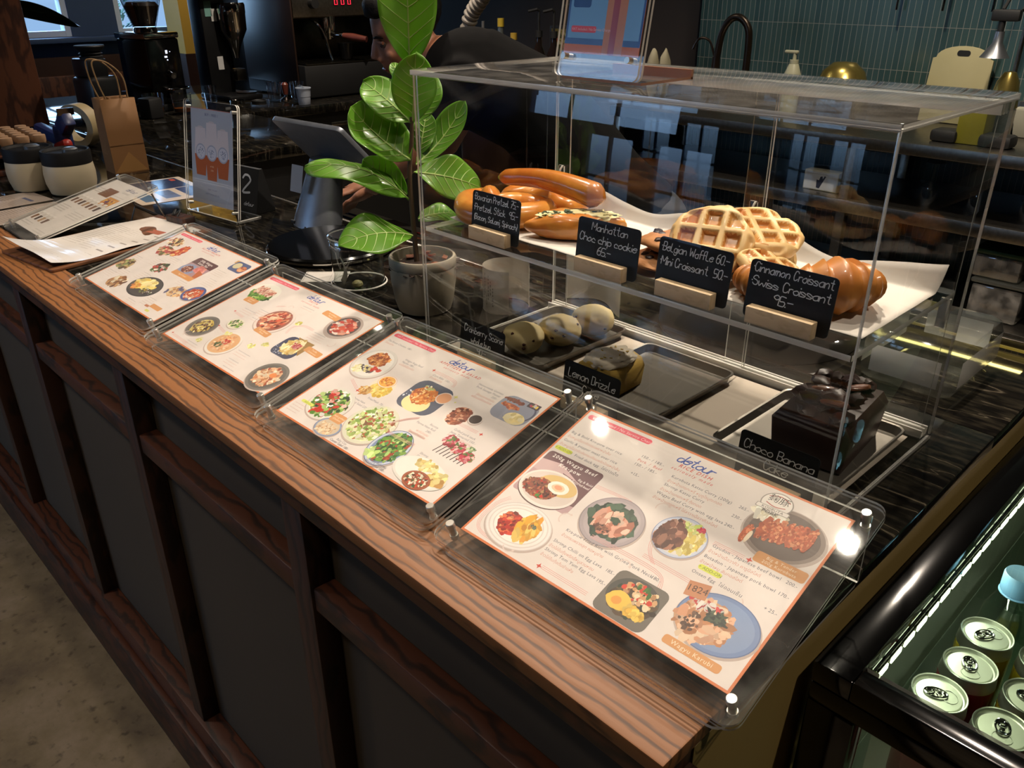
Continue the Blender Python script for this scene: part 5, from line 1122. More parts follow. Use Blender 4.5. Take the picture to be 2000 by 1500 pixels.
def bag():
    KR = P('kraft_paper', '7d5830', .75, var=(6, '704d29', .3), bump=(14, .35)); t = thing('paper_bag', 'brown kraft paper carrier bag with twisted handles standing on the marble top', 'bag', (-1.742, .215, CT+.0005), 1.52)
    w, d, h = .100, .088, .215; m = M(); V = []
    lv = [(0, 1, 1, 0), (.055, 1, 1, 0), (.12, 1.0, .92, .012), (.215, 1.0, .84, .022)]
    for z, a, b, ins in lv:
        hw, hd = w/2*a, d/2*b; V.append([m.bm.verts.new(p) for p in ((-hw, -hd, z), (0, -hd-.001, z), (hw, -hd, z), (hw-ins, 0, z), (hw, hd, z), (0, hd+.001, z), (-hw, hd, z), (-hw+ins, 0, z))])
    for A, B in zip(V, V[1:]):
        for k in range(8): m.bm.faces.new((A[k], A[(k+1) % 8], B[(k+1) % 8], B[k]))
    m.bm.faces.new(V[0][::-1]); m.build('bag_body', KR, t, solid=.0008, sharp=8, fix=True)
    m = M(); m.prism([(-w/2+.002, .003), (w/2-.002, .003), (.0, .062)], .0, .0008, 0, T(0, -d/2-.0008, 0) @ RX(pi/2)); m.build('base_fold', P('kraft_fold', '936a3c', .75, var=(6, '84602f')), t)
    M().box((0, -d/2-.0012, .085), (w*.97, .0008, .004)).build('crease', KR, t)
    for sy in (-1, 1): m = M(); m.tube(smoothpath([(-.026, sy*.034, .20), (-.042, sy*.034, .255), (-.048, sy*.03, .312), (-.032, sy*.028, .322), (.0, sy*.03, .31), (.030, sy*.032, .27), (.032, sy*.034, .20)], 6), .0022, 8); m.build('handle', P('twisted_cord', '9a7a50', .7, var=(40, '7a5c38')), t)
bag()
# ------------------------------------------------------------------ coffee machines on the return counter
RUBBER = P('rubber', '141313', .8, var=(10, '1b1a1a')); BROWNG = P('smoked_panel', '2a1c16', .35, var=(4, '21150f', .3)); DSTEEL = P('dark_steel', '5a564e', .3, 1, var=(40, '4c4841'))
def espresso():
    t = thing('espresso_machine', 'wide steel espresso machine with glowing red buttons on the coffee counter', 'espresso machine', (-2.80, 1.50, CT+.0005)); t.scale = (1.08, 1.08, 1.08)
    M().box((-.26, .40, .075), (.54, .80, .138), .006).build('base', MATTE, t); m = M(); m.box((-.25, .40, .147), (.52, .78, .006), .001)
    for i in range(24): m.box((-.12, .03+i*.032, .151), (.20, .010, .003))
    m.build('drip_grate', DSTEEL, t); M().box((-.40, .40, .25), (.24, .74, .20), .004).build('back_splash', DSTEEL, t)
    M().box((-.30, .40, .43), (.44, .80, .20), .02).build('upper_body', DSTEEL, t); M().box((-.275, -.006, .26), (.47, .010, .40), .004).build('side_panel', BROWNG, t)['label'] = 'dark brown side panel'
    M().box((-.075, .40, .405), (.02, .77, .13), .004).build('front_panel', STEEL, t)
    for g in (.22, .58):
        m = M(); m.lathe([(0, -.05), (.036, -.05), (.040, -.03), (.040, .02), (0, .02)], 28, 0, (-.12, g, .32)); h = m.build('group_head', CHROME, t)
        m = M(); m.lathe([(0, -.03), (.030, -.03), (.034, 0), (0, 0)], 24, 0, (-.12, g, .272)); m.tube([(-.09, g, .262), (-.04, g+.03, .258)], .010, 10); f = m.build('portafilter', CHROME, t)
        M().tube([(-.04, g+.03, .258), (.0, g+.055, .252), (.06, g+.09, .243)], [.012, .017, .013], 14).build('wooden_grip', P('red_wood', '6a3226', .4, var=(20, '53261c')), f)
        for k in range(3):
            b = M().box((-.064, g+.02+k*.036, .398), (.006, .022, .030), .003).build('button', MATTE, t); m = M(); m.tube([(-.0605, g+.013+k*.036, .388), (-.0605, g+.027+k*.036, .388), (-.0605, g+.027+k*.036, .408), (-.0605, g+.013+k*.036, .408)], .0016, 6, closed=True); m.build('button_light', glow('red_light', 'ff2038', 2.2), b)
        b = M().box((-.064, g+.055, .445), (.006, .03, .018), .002).build('display', MATTE, t); k = Ink(3); 
        v = textmesh('20', 1, 0); m = M(); vs = [m.bm.verts.new((-.0606, g+.047+x*.012, .440+y*.012)) for x, y in v[0]]
        for fc in v[1]:
            try: m.bm.faces.new([vs[q] for q in fc])
            except ValueError: pass
        m.build('digits', glow('red_light', 'ff2038', 2.2), b)
    for y in (.115, .70):
        kb = M(); kb.cyl((-.065, y, .395), (-.035, y, .395), .022, .020); kb.build('steam_knob', MATTE, t)
        m = M(); m.tube(smoothpath([(-.10, y, .33), (-.05, y+.01, .31), (-.035, y+.03, .27), (-.03, y+.05, .19), (-.02, y+.055, .155)], 6), .0055, 10); m.build('steam_wand', CHROME, t)
    g = M(); g.cyl((-.276, .10, .20), (-.268, .10, .20), .017); g.xf(Matrix()); g.build('pressure_gauge', SATIN, t)
    m = M(); m.tube([(-.48, .05, .545), (-.10, .05, .545), (-.10, .75, .545), (-.48, .75, .545)], .006, 8, closed=True); m.build('cup_rail', CHROME, t)
    for x in (-.48, -.06):
        for y in (.06, .74): M().cyl((x, y, .0), (x, y, .012), .02).build('foot', RUBBER, t)
    tag(M().lathe([(0, 0), (.03, 0), (.030, .002), (.042, .075), (.040, .075), (.028, .004), (0, .004)], 28).build('black_pitcher', P('black_enamel', '0a0a0a', .2, var=(9, '111111')), None, (-2.87, 1.80, CT+.1680)), 'small black cup standing on the drip grate of the espresso machine', 'cup')
espresso()
def grinders():
    t = thing('coffee_grinder', 'tall black grinder with chrome dosing cone beside the espresso machine', 'grinder', (-3.12, 1.27, CT+.0005), .1); t.scale = (1.1, 1.1, 1.1)
    M().box((0, 0, .012), (.24, .17, .024), .008).build('base', BLACK, t); M().box((-.07, -.02, .22), (.10, .12, .40), .008).build('column', BLACK, t); m = M(); m.lathe([(.0, .395), (.056, .394), (.060, .385), (.060, .355), (.0585, .35), (.056, .285), (.03, .235), (.014, .195), (.010, .17), (0, .17)], 36, 0, (.025, .04, 0)); m.build('dosing_cone', CHROME, t)
    M().box((-.05, -.01, .425), (.15, .14, .015), .004).build('top_plate', CHROME, t); m = M(); m.tube([(-.05, -.01, .43), (-.05, -.01, .455)], .03, 20); m.tube([(-.05, -.01, .445), (.03, -.12, .45)], .006, 8); m.build('adjuster', CHROME, t)
    for z, h, c in ((.345, .05, 'b9b9b5'), (.15, .055, 'b5b5b2')): k = Ink(1); k.slab(rrect(28, h*1000, 2), .4, c); [k.scribble(-11, h*250-i*7, 22, '8a8a88', 2) for i in range(3)]; k.build('paper_label', PAPER, t, T(-.018, -.02, z) @ RZ(pi/2) @ RX(pi/2))
    k = Ink(1); k.slab(rrect(34, 60, 2), .4, '6f9a92'); k.build('green_label', PAPER, t, T(-.018, -.045, .37) @ RZ(pi/2) @ RX(pi/2)); m = M(); m.box((.01, .045, .10), (.05, .05, .05), .006); m.build('fork', DSTEEL, t); M().cyl((.06, .04, .024), (.06, .04, .030), .045).build('catch_tray', DSTEEL, t)
    t = thing('coffee_grinder', 'broad black grinder with lit white display and a hopper of beans', 'grinder', (-3.02, .86, CT+.0005), .25)
    M().box((0, 0, .165), (.20, .175, .27), .010).build('body', GLOSSB, t); M().box((0, 0, .312), (.205, .18, .024), .005).build('top_band', CHROME, t); M().box((0, 0, .015), (.21, .185, .03), .006).build('base', BLACK, t); M().lathe([(.05, .324), (.05, .335), (.045, .345), (0, .345)], 32).build('collar', CHROME, t)
    h = M().lathe([(.048, .345), (.082, .45), (.086, .50), (.084, .50), (.079, .45), (.046, .347)], 36).build('hopper', clear('hopper_plastic', (.8, .82, .84), .03, 2, .05), t); M().lathe([(0, .346), (.044, .348), (.072, .43), (.06, .445), (0, .45)], 32).build('beans', P('roast_beans', '2a1a12', .45, var=(70, '170d08'), bump=(90, .8)), h)
    k = M(); 
    for y, z, w_, hh in ((.012, .245, .010, .014), (.030, .245, .004, .003), (.006, .225, .014, .007), (.012, .212, .005, .005)): k.box((.1005, y, z), (.001, w_, hh))
    k.build('lit_display', glow('white_display', 'dfe6ff', 1.6), t); M().cyl((.10, .01, .155), (.128, .01, .148), .018, .014).build('chute', CHROME, t); m = M(); m.tube(smoothpath([(.10, -.04, .10), (.16, -.04, .095), (.165, .05, .095), (.10, .05, .10)], 5), .004, 8); m.build('portafilter_fork', CHROME, t); M().box((.13, .005, .07), (.05, .05, .05), .01).build('dosing_cup', BLACK, t)
    t = thing('coffee_grinder', 'plain tapering black grinder with a ribbed lid behind the paper bag', 'grinder', (-2.76, .52, CT+.0005), .2); t.scale = (.86, .86, .92)
    M().box((0, 0, .10), (.17, .15, .20), .02).build('body', BLACK, t); M().box((-.01, -.01, .235), (.13, .10, .075), .008).build('neck', BLACK, t); m = M(); m.lathe([(0, .272), (.050, .272), (.052, .28), (.042, .285), (.052, .292), (.042, .298), (.056, .306), (.066, .320), (.064, .325), (0, .322)], 32); m.build('ribbed_lid', MATTE, t)
grinders()
def small_cups():
    G2 = clear('tumbler_glass', (.9, .94, .97), .015, 2.6, .05, 1.5)
    def tumbler(loc, r, h, lab, grp=None, rw=0):
        t = thing('drinking_glass', lab, 'glass', loc, rw, grp); M().lathe([(0, .0), (r*.82, 0), (r*.86, .004), (r, h), (r*.94, h), (r*.80, .010), (0, .010)], 32).build('glass', G2, t); return t
    tumbler((-2.86, .775, CT+.0005), .046, .085, 'clear tumbler with amber drink in front of the broad black grinder', 'tumblers beside the grinder'); tumbler((-2.78, .865, CT+.0005), .044, .085, 'clear tumbler with amber drink nearer the tall grinder', 'tumblers beside the grinder')
    for x, y in ((-2.86, .775), (-2.78, .865)): tag(M().lathe([(0, .0), (.034, 0), (.036, .014), (0, .014)], 28).build('amber_drink', P('amber', '8a4a1c', .1, var=(9, '7a3c14')), None, (x, y, CT+.0112)), 'layer of amber drink in the bottom of a tumbler', 'drink', 'amber drinks')
    tumbler((-2.98, 1.095, CT+.0005), .030, .085, 'small faceted shot glass in front of the tall grinder'); tumbler((-2.83, 1.345, CT+.0005), .034, .095, 'clear tall tumbler before the espresso machine'); tumbler((-2.70, 1.395, CT+.0005), .034, .10, 'clear tumbler behind the translucent plastic cup')
    t = thing('plastic_cup', 'translucent white plastic sauce cup with a rim at the counter edge', 'cup', (-2.705, 1.40, CT+.0005)); t.location = (-2.655, 1.40, CT+.0005); M().lathe([(0, 0), (.026, 0), (.028, .004), (.030, .036), (.031, .037), (.034, .072), (.037, .074), (.036, .077), (.032, .074), (.028, .010), (0, .008)], 32).build('cup', P('milky_plastic', 'b9c0cc', .4, alpha=.75, var=(9, 'a9b2c0')), t)
    t = thing('tamper', 'coffee tamper with a steel foot and dark handle before the drip tray', 'tamper', (-2.84, 1.41, CT+.0005)); M().lathe([(0, 0), (.029, 0), (.029, .008), (.012, .018), (.010, .03), (0, .03)], 28).build('foot', CHROME, t); M().lathe([(0, .028), (.011, .03), (.015, .055), (.017, .075), (.010, .085), (0, .086)], 28).build('handle', P('red_wood', '6a3226'), t)
    for i, (x, y) in enumerate(((-2.93, 1.20), (-2.86, 1.275))):
        t = thing('filter_basket', ('round steel filter basket lying under the dosing cone', 'round dark filter basket lying beside the steel one')[i], 'basket', (x, y, CT+.0005)); M().lathe([(0, .004), (.026, .004), (.030, 0), (.034, .0), (.036, .012), (.034, .014), (.031, .010), (0, .010)], 32).build('basket', (CHROME, MATTE)[i], t)
    tag(M().box((0, 0, .042), (.075, .07, .084), .010).build('black_canister', MATTE, None, (-2.75, .715, CT+.0005), .3), 'squat black square canister behind the right side of the paper bag', 'canister')
    tag(M().box((0, 0, .004), (.16, .50, .007), .003).build('tamping_mat', RUBBER, None, (-2.78, 1.16, CT+.0005)), 'flat black rubber mat under the grinder', 'mat') if 0 else None
    # things on the low steel bench behind the bar, seen past the till
    b = thing('under_bar_bench', 'low dark steel bench with a rod rack behind the marble bar', 'bench', (-1.05, .62, 0)); M().box((0, 0, CT-.19), (1.35, .42, .04), .004).build('bench_top', DSTEEL, b); M().box((0, .02, (CT-.21)/2), (1.30, .36, CT-.21)).build('cabinet', MATTE, b)
    for i in range(9): M().tube([(-.62, -.15+i*.034, CT-.165), (.15, -.15+i*.034, CT-.150)], .0035, 6).build('rack_rod', CHROME, b)
    t = thing('bar_spoon', 'steel spoon lying across the rod rack behind the bar', 'spoon', (-1.52, .62, CT-.152), .7); m = M(); m.tube([(-.12, 0, .004), (.06, 0, .006)], .004, 8); m.build('handle', SATIN, t); M().blob((.085, 0, .006), (.028, .018, .006), 3).build('bowl', SATIN, t)
    tag(M().box((0, 0, .0012), (.12, .05, .0018)).build('paper_slip', LINER, None, (-.95, .55, CT-.168), .5), 'small white paper slip lying on the bench behind the till', 'paper')
small_cups()
# ------------------------------------------------------------------ seating corner beyond the bar
def corner():
    t = thing('window_bench', 'brown panelled window bench under the blue framed windows', 'bench', (-5.75, 1.25, 0)); M().box((0, 0, .40), (.55, 2.4, .08), .01).build('seat', BRWOOD, t); M().box((0, 0, .18), (.50, 2.36, .36)).build('plinth', BRWOOD, t); M().box((-.235, 0, .70), (.05, 2.4, .52), .006).build('back_panel', BRWOOD, t)
    CU = P('navy_fabric', '2c3a56', .9, var=(30, '35456a'), bump=(120, .3)); CU2 = P('blue_fabric', '3f5f9c', .9, var=(30, '4a6cab'), bump=(120, .3))
    tag(M().box((0, 0, 0), (.14, .34, .40), .065, 0, RY(.2), 4).build('cushion', CU, None, (-5.72, 1.62, .655), .1), 'dark blue square cushion standing on the window bench', 'cushion'); tag(M().blob((0, 0, 0), (.20, .24, .09), 4).build('cushion', CU2, None, (-5.66, 1.20, .535)), 'round bright blue cushion lying on the window bench', 'cushion')
    tag(M().box((0, 0, .21), (.02, .26, .42), .003).build('leaning_panel', P('tan_board', '7a6452', .7, var=(6, '6d5848')), None, (-4.7, .84, .97), .0), 'tan board standing upright on a stool by the timber post', 'board') if 0 else None
    t = thing('window_plant', 'bushy green plant on the sill outside the blue framed window', 'plant', (-6.50, 2.02, CT-.02)); M().lathe([(0, -.02), (.08, -.02), (.1, .12), (.0, .12)], 20).build('pot', P('grey_pot', '55585a', .7, var=(9, '484b4d')), t); rnd = random.Random(4); m = M()
    for i in range(190):
        a, e, r = rnd.uniform(0, 6.3), rnd.uniform(0, .62), rnd.random(); R0 = .20*(1-e*.75)*math.sqrt(r)+.01; c = Vector((R0*cos(a)*.7, R0*sin(a), .12+e))
        m.box(c, (.05, .016, .004), 0, 0, RZ(a) @ RY(-rnd.uniform(.1, 1.1)))
    m.build('foliage', P('conifer', '2f6a5a', .7, var=(9, '3d8068')), t)
    struct(M().box((-6.62, 2.0, (CT-.04)/2), (.34, .7, CT-.05)).build('wall_planter', P('pale_render', '8fa3c4', .8, var=(4, '8297ba'))))
    t = thing('bird_of_paradise', 'long drooping dark leaf reaching out from behind the timber post', 'plant', (-3.96, .42, 0)); M().lathe([(0, 0), (.15, 0), (.19, .42), (.17, .42), (0, .40)], 32).build('pot', P('grey_pot', '55585a'), t); DL = P('dark_leaf', '262b12', .28, var=(7, '3a3a1a'), coat=.3)
    M().tube(smoothpath([(0, 0, .38), (.02, .02, .8), (.0, .06, CT+.33)], 6), [.02-.001*i for i in range(13)], 8).build('stem', DL, t)
    def lf(b, e, wd, sag):
        b, e = Vector(b), Vector(e); d = e-b; s = Vector((d.y, -d.x, 0)).normalized(); s = (s*.35+Vector((0, 0, .94))).normalized(); m = M()
        m.grid(lambda u, v: b+d*u+Vector((0, 0, sag*4*u*(1-u)))+s*((v*2-1)*wd*.5*math.sin(pi*min(1, .12+u*.88))**.7)+Vector((.03, -.02, 0))*abs(v*2-1), 24, 10); return m.build('leaf', DL, t, solid=.0012, sharp=80)
    lf((0, .12, CT+.42), (.06, .465, CT+.318), .085, .022); lf((0, .05, CT+.33), (-.2, -.5, CT+.5), .16, .1); lf((0, .05, CT+.3), (-.5, -.2, CT+.4), .16, .1)
    t = thing('bar_stool', 'dark slim stool back standing beyond the timber post', 'stool', (-4.55, .66, 0)); M().box((0, 0, .70), (.36, .36, .04), .012).build('seat', BRWOOD, t)
    for x in (-.15, .15):
        for y in (-.15, .15): M().bar((x*1.15, y*1.15, 0), (x, y, .69), .03, .03, .004).build('leg', MATTE, t)
    M().box((-.17, 0, .95), (.02, .34, .20), .01).build('backrest', BRWOOD, t); [M().bar((-.17, y, .70), (-.17, y, .88), .02, .02).build('back_post', MATTE, t) for y in (-.14, .14)]
    # low tables on the seating side, lit by the front windows
    def table(x, y, lab):
        t = thing('cafe_table', lab, 'table', (x, y, 0), 0, 'low tables of the seating side'); M().box((0, 0, .72), (.80, .80, .04), .006).build('table_top', P('pale_top', '6a7f9c', .35, var=(5, '5e7390')), t); M().cyl((0, 0, .02), (0, 0, .70), .035).build('pedestal', MATTE, t); M().lathe([(0, 0), (.26, 0), (.25, .02), (.03, .03), (0, .03)], 32).build('foot_plate', MATTE, t); return t
    a = table(-2.1, -3.05, 'square pale table in the seating area opposite the bar')
corner()
# ------------------------------------------------------------------ back bench along the tiled wall
BZ = CT+.034
def bench():
    t = thing('steel_bench', 'long three tier steel bench along the teal tiled wall', 'bench', (.25, 2.46, 0)); 
    for n, z in (('bench_top', BZ-.02), ('middle_shelf', CT-.212), ('lower_shelf', CT-.545)): M().box((0, 0, z), (3.4 if n == 'bench_top' else 3.36, .54, .04 if n == 'bench_top' else .045), .003).build(n, STEEL, t)
    for x in (-1.66, -.60, .52, 1.64):
        for y in (-.25, .25): M().box((x, y, (BZ-.04)/2), (.035, .035, BZ-.04), .003).build('leg', STEEL, t)
    M().box((0, .262, BZ+.05), (3.4, .012, .10), .002).build('upstand', STEEL, t)
    t = thing('dark_cabinet', 'dark sideboard under the syrup bottles left of the teal tiles', 'cabinet', (-2.0, 2.50, 0)); M().box((0, 0, (BZ)/2), (1.06, .48, BZ), .004).build('body', P('dark_wall', '1b1410'), t); [M().box((x, -.243, .5), (.5, .012, .8), .003).build('door', BROWNG, t) for x in (-.26, .26)]
bench()
def backstuff():
    def T0(n, l, c, x, y, z=BZ+.0005, rz=0, g=None): return thing(n, l, c, (x, y, z), rz, g)
    BZF = P('dark_bronze', '2a211a', .3, .7, var=(20, '33281f'))
    t = T0('tap', 'tall curved dark bronze kitchen tap in front of the teal tiles', 'tap', -1.06, 2.46); M().lathe([(0, 0), (.03, 0), (.028, .02), (.02, .10), (.0165, .2)], 24, 0, (-.05, 0, 0)).build('body', BZF, t); M().tube(smoothpath([(-.05, 0, .18), (-.035, 0, .29), (.0, 0, .345), (.045, 0, .352), (.085, 0, .315), (.095, 0, .25), (.095, 0, .12)], 8), .0145, 14).build('spout', BZF, t); M().tube(smoothpath([(-.06, 0, .20), (-.09, 0, .26), (-.14, 0, .268), (-.17, 0, .225)], 6), .005, 8).build('lever', BZF, t)
    t = T0('soap_bottle', 'pale soap pump bottle on the steel bench right of the tap', 'bottle', -.75, 2.45); M().lathe([(0, 0), (.032, 0), (.035, .01), (.035, .15), (.022, .185), (.018, .195), (0, .195)], 28).build('bottle', P('pale_plastic', 'a8a68c', .4, var=(6, '9a987e')), t); m = M(); m.cyl((0, 0, .19), (0, 0, .235), .007); m.box((-.015, 0, .238), (.055, .016, .012), .004); m.cyl((0, 0, .195), (0, 0, .21), .017); m.build('pump', P('pale_plastic', 'a8a68c'), t)
    t = T0('chopping_board', 'cream plastic chopping board with a slot handle leaning on the teal tiles', 'board', -.222, 2.70, BZ+.002); out = rrect(.225, .21, .018, 4, 0, .105); out = [(x, y+(.022*(1-(x/.112)**2) if y > .15 else 0)) for x, y in [(x, y) for x, y in out]]; 
    m = M(); top = [(.1125*cos(a)/1, .0) for a in (0,)]; pts = [(-.112, 0), (.112, 0), (.106, .225)]+[(.095*cos(pi*i/12), .228+.042*sin(pi*i/12)) for i in range(13)]+[(-.106, .225)]; m.prism(pts, -.006, .006, 0, RX(pi/2-.06), .002); m.build('board', P('cream_plastic', 'b3aa80', .5, var=(5, 'a89f76')), t); M().prism(rrect(.046, .020, .009, 4, 0, .245), .0062, .0068, 0, RX(pi/2-.06)).build('handle_slot', MATTE, t)
    t = T0('work_lamp', 'black sprung work lamp with a silver conical shade over the bench', 'lamp', -.02, 2.64); M().lathe([(0, 0), (.07, 0), (.07, .012), (.02, .02), (0, .02)], 28).build('base', MATTE, t); m = M(); m.tube([(0, 0, .015), (.0, .0, .50)], .008, 10); m.build('post', STEEL, t)
    for x in (-.03, .03): M().tube([(x, 0, .56), (x, -.10, .46), (x-.0, -.17, .40)], .006, 8).build('spring_arm', MATTE, t)
    M().box((-.01, -.19, .385), (.085, .03, .035), .006).build('knuckle', MATTE, t); M().lathe([(.014, .075), (.016, .040), (.045, -.005), (.044, -.005), (.014, .036), (0, .06)], 32, 0, (-.018, -.19, .262)).build('shade', SATIN, t); M().cyl((-.018, -.19, .33), (-.018, -.19, .37), .010).build('socket', MATTE, t)
    for i, (x, l, rx) in enumerate(((-.53, 'brass coloured mixing bowl drying upside down on the bench', .10), (-.03, 'small brass bowl upturned beneath the work lamp', .045))):
        t = T0('mixing_bowl', l, 'bowl', x+(.05 if i else 0), 2.42 if i == 0 else 2.46); h = .215; m = M(); m.lathe([(rx, h-.11), (rx*.98, h-.095), (rx*.75, h-.03), (rx*.4, h), (0, h+.004)], 40); m.build('bowl', P('brass_metal', '9a8a4c', .25, .85, var=(9, '8a7a40')), t); M().box((0, 0, (h-.113)/2), (rx*1.7, rx*1.4, h-.113), .006).build('drying_rack', STEEL, t)
    o = M().box((0, 0, .035), (.20, .11, .07), .004).build('plastic_tub', P('yellowish_tub', '8a8428', .4, alpha=.85, var=(5, '7a7520')), None, (-.008, 2.33, BZ+.0005)); o.scale = (.42, .8, 1.7); tag(o, 'translucent yellow tub standing on the bench under the work lamp', 'tub')
    o = M().box((0, 0, .02), (.10, .08, .04), .012).build('black_tray', MATTE, None, (.075, 2.31, BZ+.0005)); tag(o, 'low black tray to the right of the yellow tub', 'tray'); o = M().box((0, 0, .02), (.085, .08, .04), .012).build('black_tray', MATTE, None, (-.085, 2.31, BZ+.0005)); tag(o, 'low black tray to the left of the yellow tub', 'tray')
    o = M().box((0, 0, .045), (.16, .09, .09), .003).build('white_box', P('white_card', 'aaa896', .7, var=(5, '9c9a88')), None, (.10, 2.60, BZ+.0005)); tag(o, 'white carton standing behind the black tray', 'box')
    # glove box and tubs on the shelves below
    t = T0('glove_box', 'white carton of gloves with a dark glove printed on its front, on the middle shelf', 'box', -.475, 2.31, CT-.189); M().box((0, 0, .036), (.135, .10, .072), .002).build('carton', P('white_card', 'aaa896'), t); k = Ink(1); k.slab(rrect(128, 64, 1), .3, 'a5a8ab'); k.poly([(-14, -26), (-2, -28), (14, 6), (20, 18), (14, 20), (8, 8), (6, 18), (-2, 16), (-6, 2), (-16, 4)], '22283a'); k.scribble(-58, 24, 110, '7a7d80', 4); k.build('glove_print', PAPER, t, T(0, -.0506, .036) @ RX(pi/2))
    for i, (x, z, w_, h_, l) in enumerate(((.20, CT-.522, .16, .14, 'clear lidded tub on the lower shelf of the steel bench'), (.18, CT-.381, .15, .10, 'clear tub with green lid stacked on another tub'), (.40, CT-.522, .14, .12, 'clear tub standing right of the stacked tubs'))):
        t = T0('storage_tub', l, 'tub', x, 2.33, z, 0); M().box((0, 0, h_/2-.01), (w_, .14, h_-.022), .01).build('tub', clear('storage_plastic', (.75, .76, .72), .06, 2, .06, dust=.2), t); M().box((0, 0, h_-.010), (w_+.01, .15, .016), .005).build('lid', P('green_lid', '1f4a2c', .5, var=(9, '183c23')) if i == 1 else P('grey_clear_lid', '5a5c56', .4, var=(9, '50524c')), t)
    g = None
    for x in (-.10, .06, .22, .38): 
        lab = 'upturned wine glass hanging dimly under the steel bench top'
        if g is None: g = T0('wine_glass', lab, 'glass', x, 2.32, CT-.188, 0, 'wine glasses on the middle shelf'); M().lathe([(.03, .0), (.038, .03), (.032, .065), (.005, .085), (.004, .14), (.03, .146), (.03, .148), (0, .148)], 28).build('glass', clear('tumbler_glass'), g)
        else: dup(g, (x, 2.32, CT-.188))
    # syrup bottles at the dark end
    def pump_bottle(x, y, lab, col, lc, h=.24):
        t = T0('syrup_bottle', lab, 'bottle', x, y, BZ+.0005, 0, 'syrup bottles on the dark sideboard'); M().lathe([(0, 0), (.036, 0), (.038, .01), (.038, h*.62), (.016, h*.85), (.014, h), (0, h)], 28).build('bottle', P('bottle_'+col, col, .12, var=(6, col), coat=.3), t); k = Ink(1); k.slab(rrect(52, 80, 2), .3, 'b9b2aa'); k.food(0, 0, 14, 26, [lc, '7a2a2a', '3a2a2a'], 30, 9); k.build('label', PAPER, t, T(0, -.0388, h*.30) @ RX(pi/2)); m = M(); m.cyl((0, 0, h), (0, 0, h+.03), .018); m.tube([(0, 0, h+.03), (0, 0, h+.12)], .006, 8); m.tube([(0, 0, h+.118), (.0, -.01, h+.125), (-.05, -.02, h+.115)], .007, 8); m.build('pump', MATTE, t)
    pump_bottle(-2.09, 2.40, 'dark syrup bottle with pump and red picture label, left of a matching one', '1c1512', '8a2a2a'); pump_bottle(-1.99, 2.40, 'dark syrup bottle with pump and red picture label, nearest the teal tiles', '1c1514', '9a3030'); pump_bottle(-2.02, 2.58, 'tall clear bottle with pump behind the labelled syrup bottles', '4a4a46', '6a6a60', .26)
    for x, y, col, cap, h, lab in ((-2.36, 2.40, '4e5250', 'b59a2c', .30, 'tall clear bottle with a yellow collar on the dark sideboard'), (-2.31, 2.34, 'a8842c', '8a8a80', .22, 'square bottle with an orange yellow label beside the tall clear bottle'), (-2.245, 2.38, '4a2a12', 'a5862c', .24, 'amber brown bottle with a yellow top'), (-2.19, 2.34, '5a2c14', '3a2a1a', .14, 'short amber jar below the picture')):
        t = T0('spirit_bottle', lab, 'bottle', x, y); M().lathe([(0, 0), (.034, 0), (.036, .01), (.035, h*.55), (.015, h*.78), (.014, h*.95), (0, h*.95)], 24).build('bottle', P('spirit_'+col, col, .15, var=(6, col), coat=.3), t); M().cyl((0, 0, h*.93), (0, 0, h*1.06), .017).build('cap', P('cap_'+cap, cap, .5, var=(9, cap)), t)
    t = T0('paper_cup', 'pale paper cup standing behind the barista', 'cup', -2.52, 2.42); M().lathe([(0, 0), (.028, 0), (.040, .20), (.042, .202), (.038, .20), (0, .19)], 28).build('cup', P('cup_card', 'a8a48a', .6, var=(6, '9a967c')), t); M().tube([(0, 0, .19), (.005, 0, .30)], .008, 10).build('stirrer', P('greyish', '6a6a6a', .4, var=(6, '5a5a5a')), t)
    t = T0('framed_picture', 'small framed picture in dull yellows leaning behind the bottles', 'picture', -2.17, 2.66, BZ+.001); M().box((0, 0, .14), (.17, .02, .28), .003).build('frame', MATTE, t); k = Ink(8); k.slab(rrect(140, 250, 1), .3, '5a5028'); k.food(0, 20, 50, 90, ['8a845a', 'a8a080', '6a5a24', '7a3a24', '3a3a1a'], 60, 34); k.build('picture', PAPER, t, T(0, -.0108, .14) @ RX(pi/2))
    for i, x in enumerate((-1.44, -1.40)): o = M().blob((0, 0, .11), (.028, .028, .11), 3, .1, 6, i).build('garlic_string', P('garlic_skin', 'a39a80', .7, var=(14, '8f866c')), None, (x, 2.47+.03*i, BZ+.0005)); o.scale = (1, 1, .98); tag(o, ('pale bunch of dried garlic at the left end of the steel bench', 'second pale bunch of garlic just right of the first')[i], 'garlic')
    t = thing('ribbed_hose', 'pale grey ribbed exhaust hose hanging down behind the barista', 'hose', (-2.05, 1.95, CT+.30)); p = smoothpath([(-.09, 0, -.15), (-.04, 0, .06), (.05, 0, .16), (.16, 0, .27), (.24, 0, .42), (.26, 0, 1.50)], 22); m = M(); m.tube(p, [.033+.0035*(1 if (i//2) % 2 else -1) for i in range(len(p))], 20); m.build('hose', P('grey_hose', '8d857a', .6, var=(8, '7e766c')), t)
    t = thing('utensil_rail', 'steel rail with hooks high on the teal tiles', 'rail', (-.2, 2.735, CT+.52)); M().cyl((-.5, 0, 0), (.7, 0, 0), .006).build('rail', CHROME, t)
    for i, x in enumerate((-.50, -.33, -.16)):
        t = thing('hanging_ladle', ('leftmost steel ladle hanging from the utensil rail', 'middle steel ladle hanging from the utensil rail', 'rightmost steel ladle hanging from the utensil rail')[i], 'ladle', (x, 2.715, CT+.52)); M().tube([(0, 0, .0), (0, -.004, -.10)], .005, 8).build('handle', CHROME, t); M().blob((0, -.004, .03), (.012, .006, .034), 2).build('hook', CHROME, t)
backstuff()
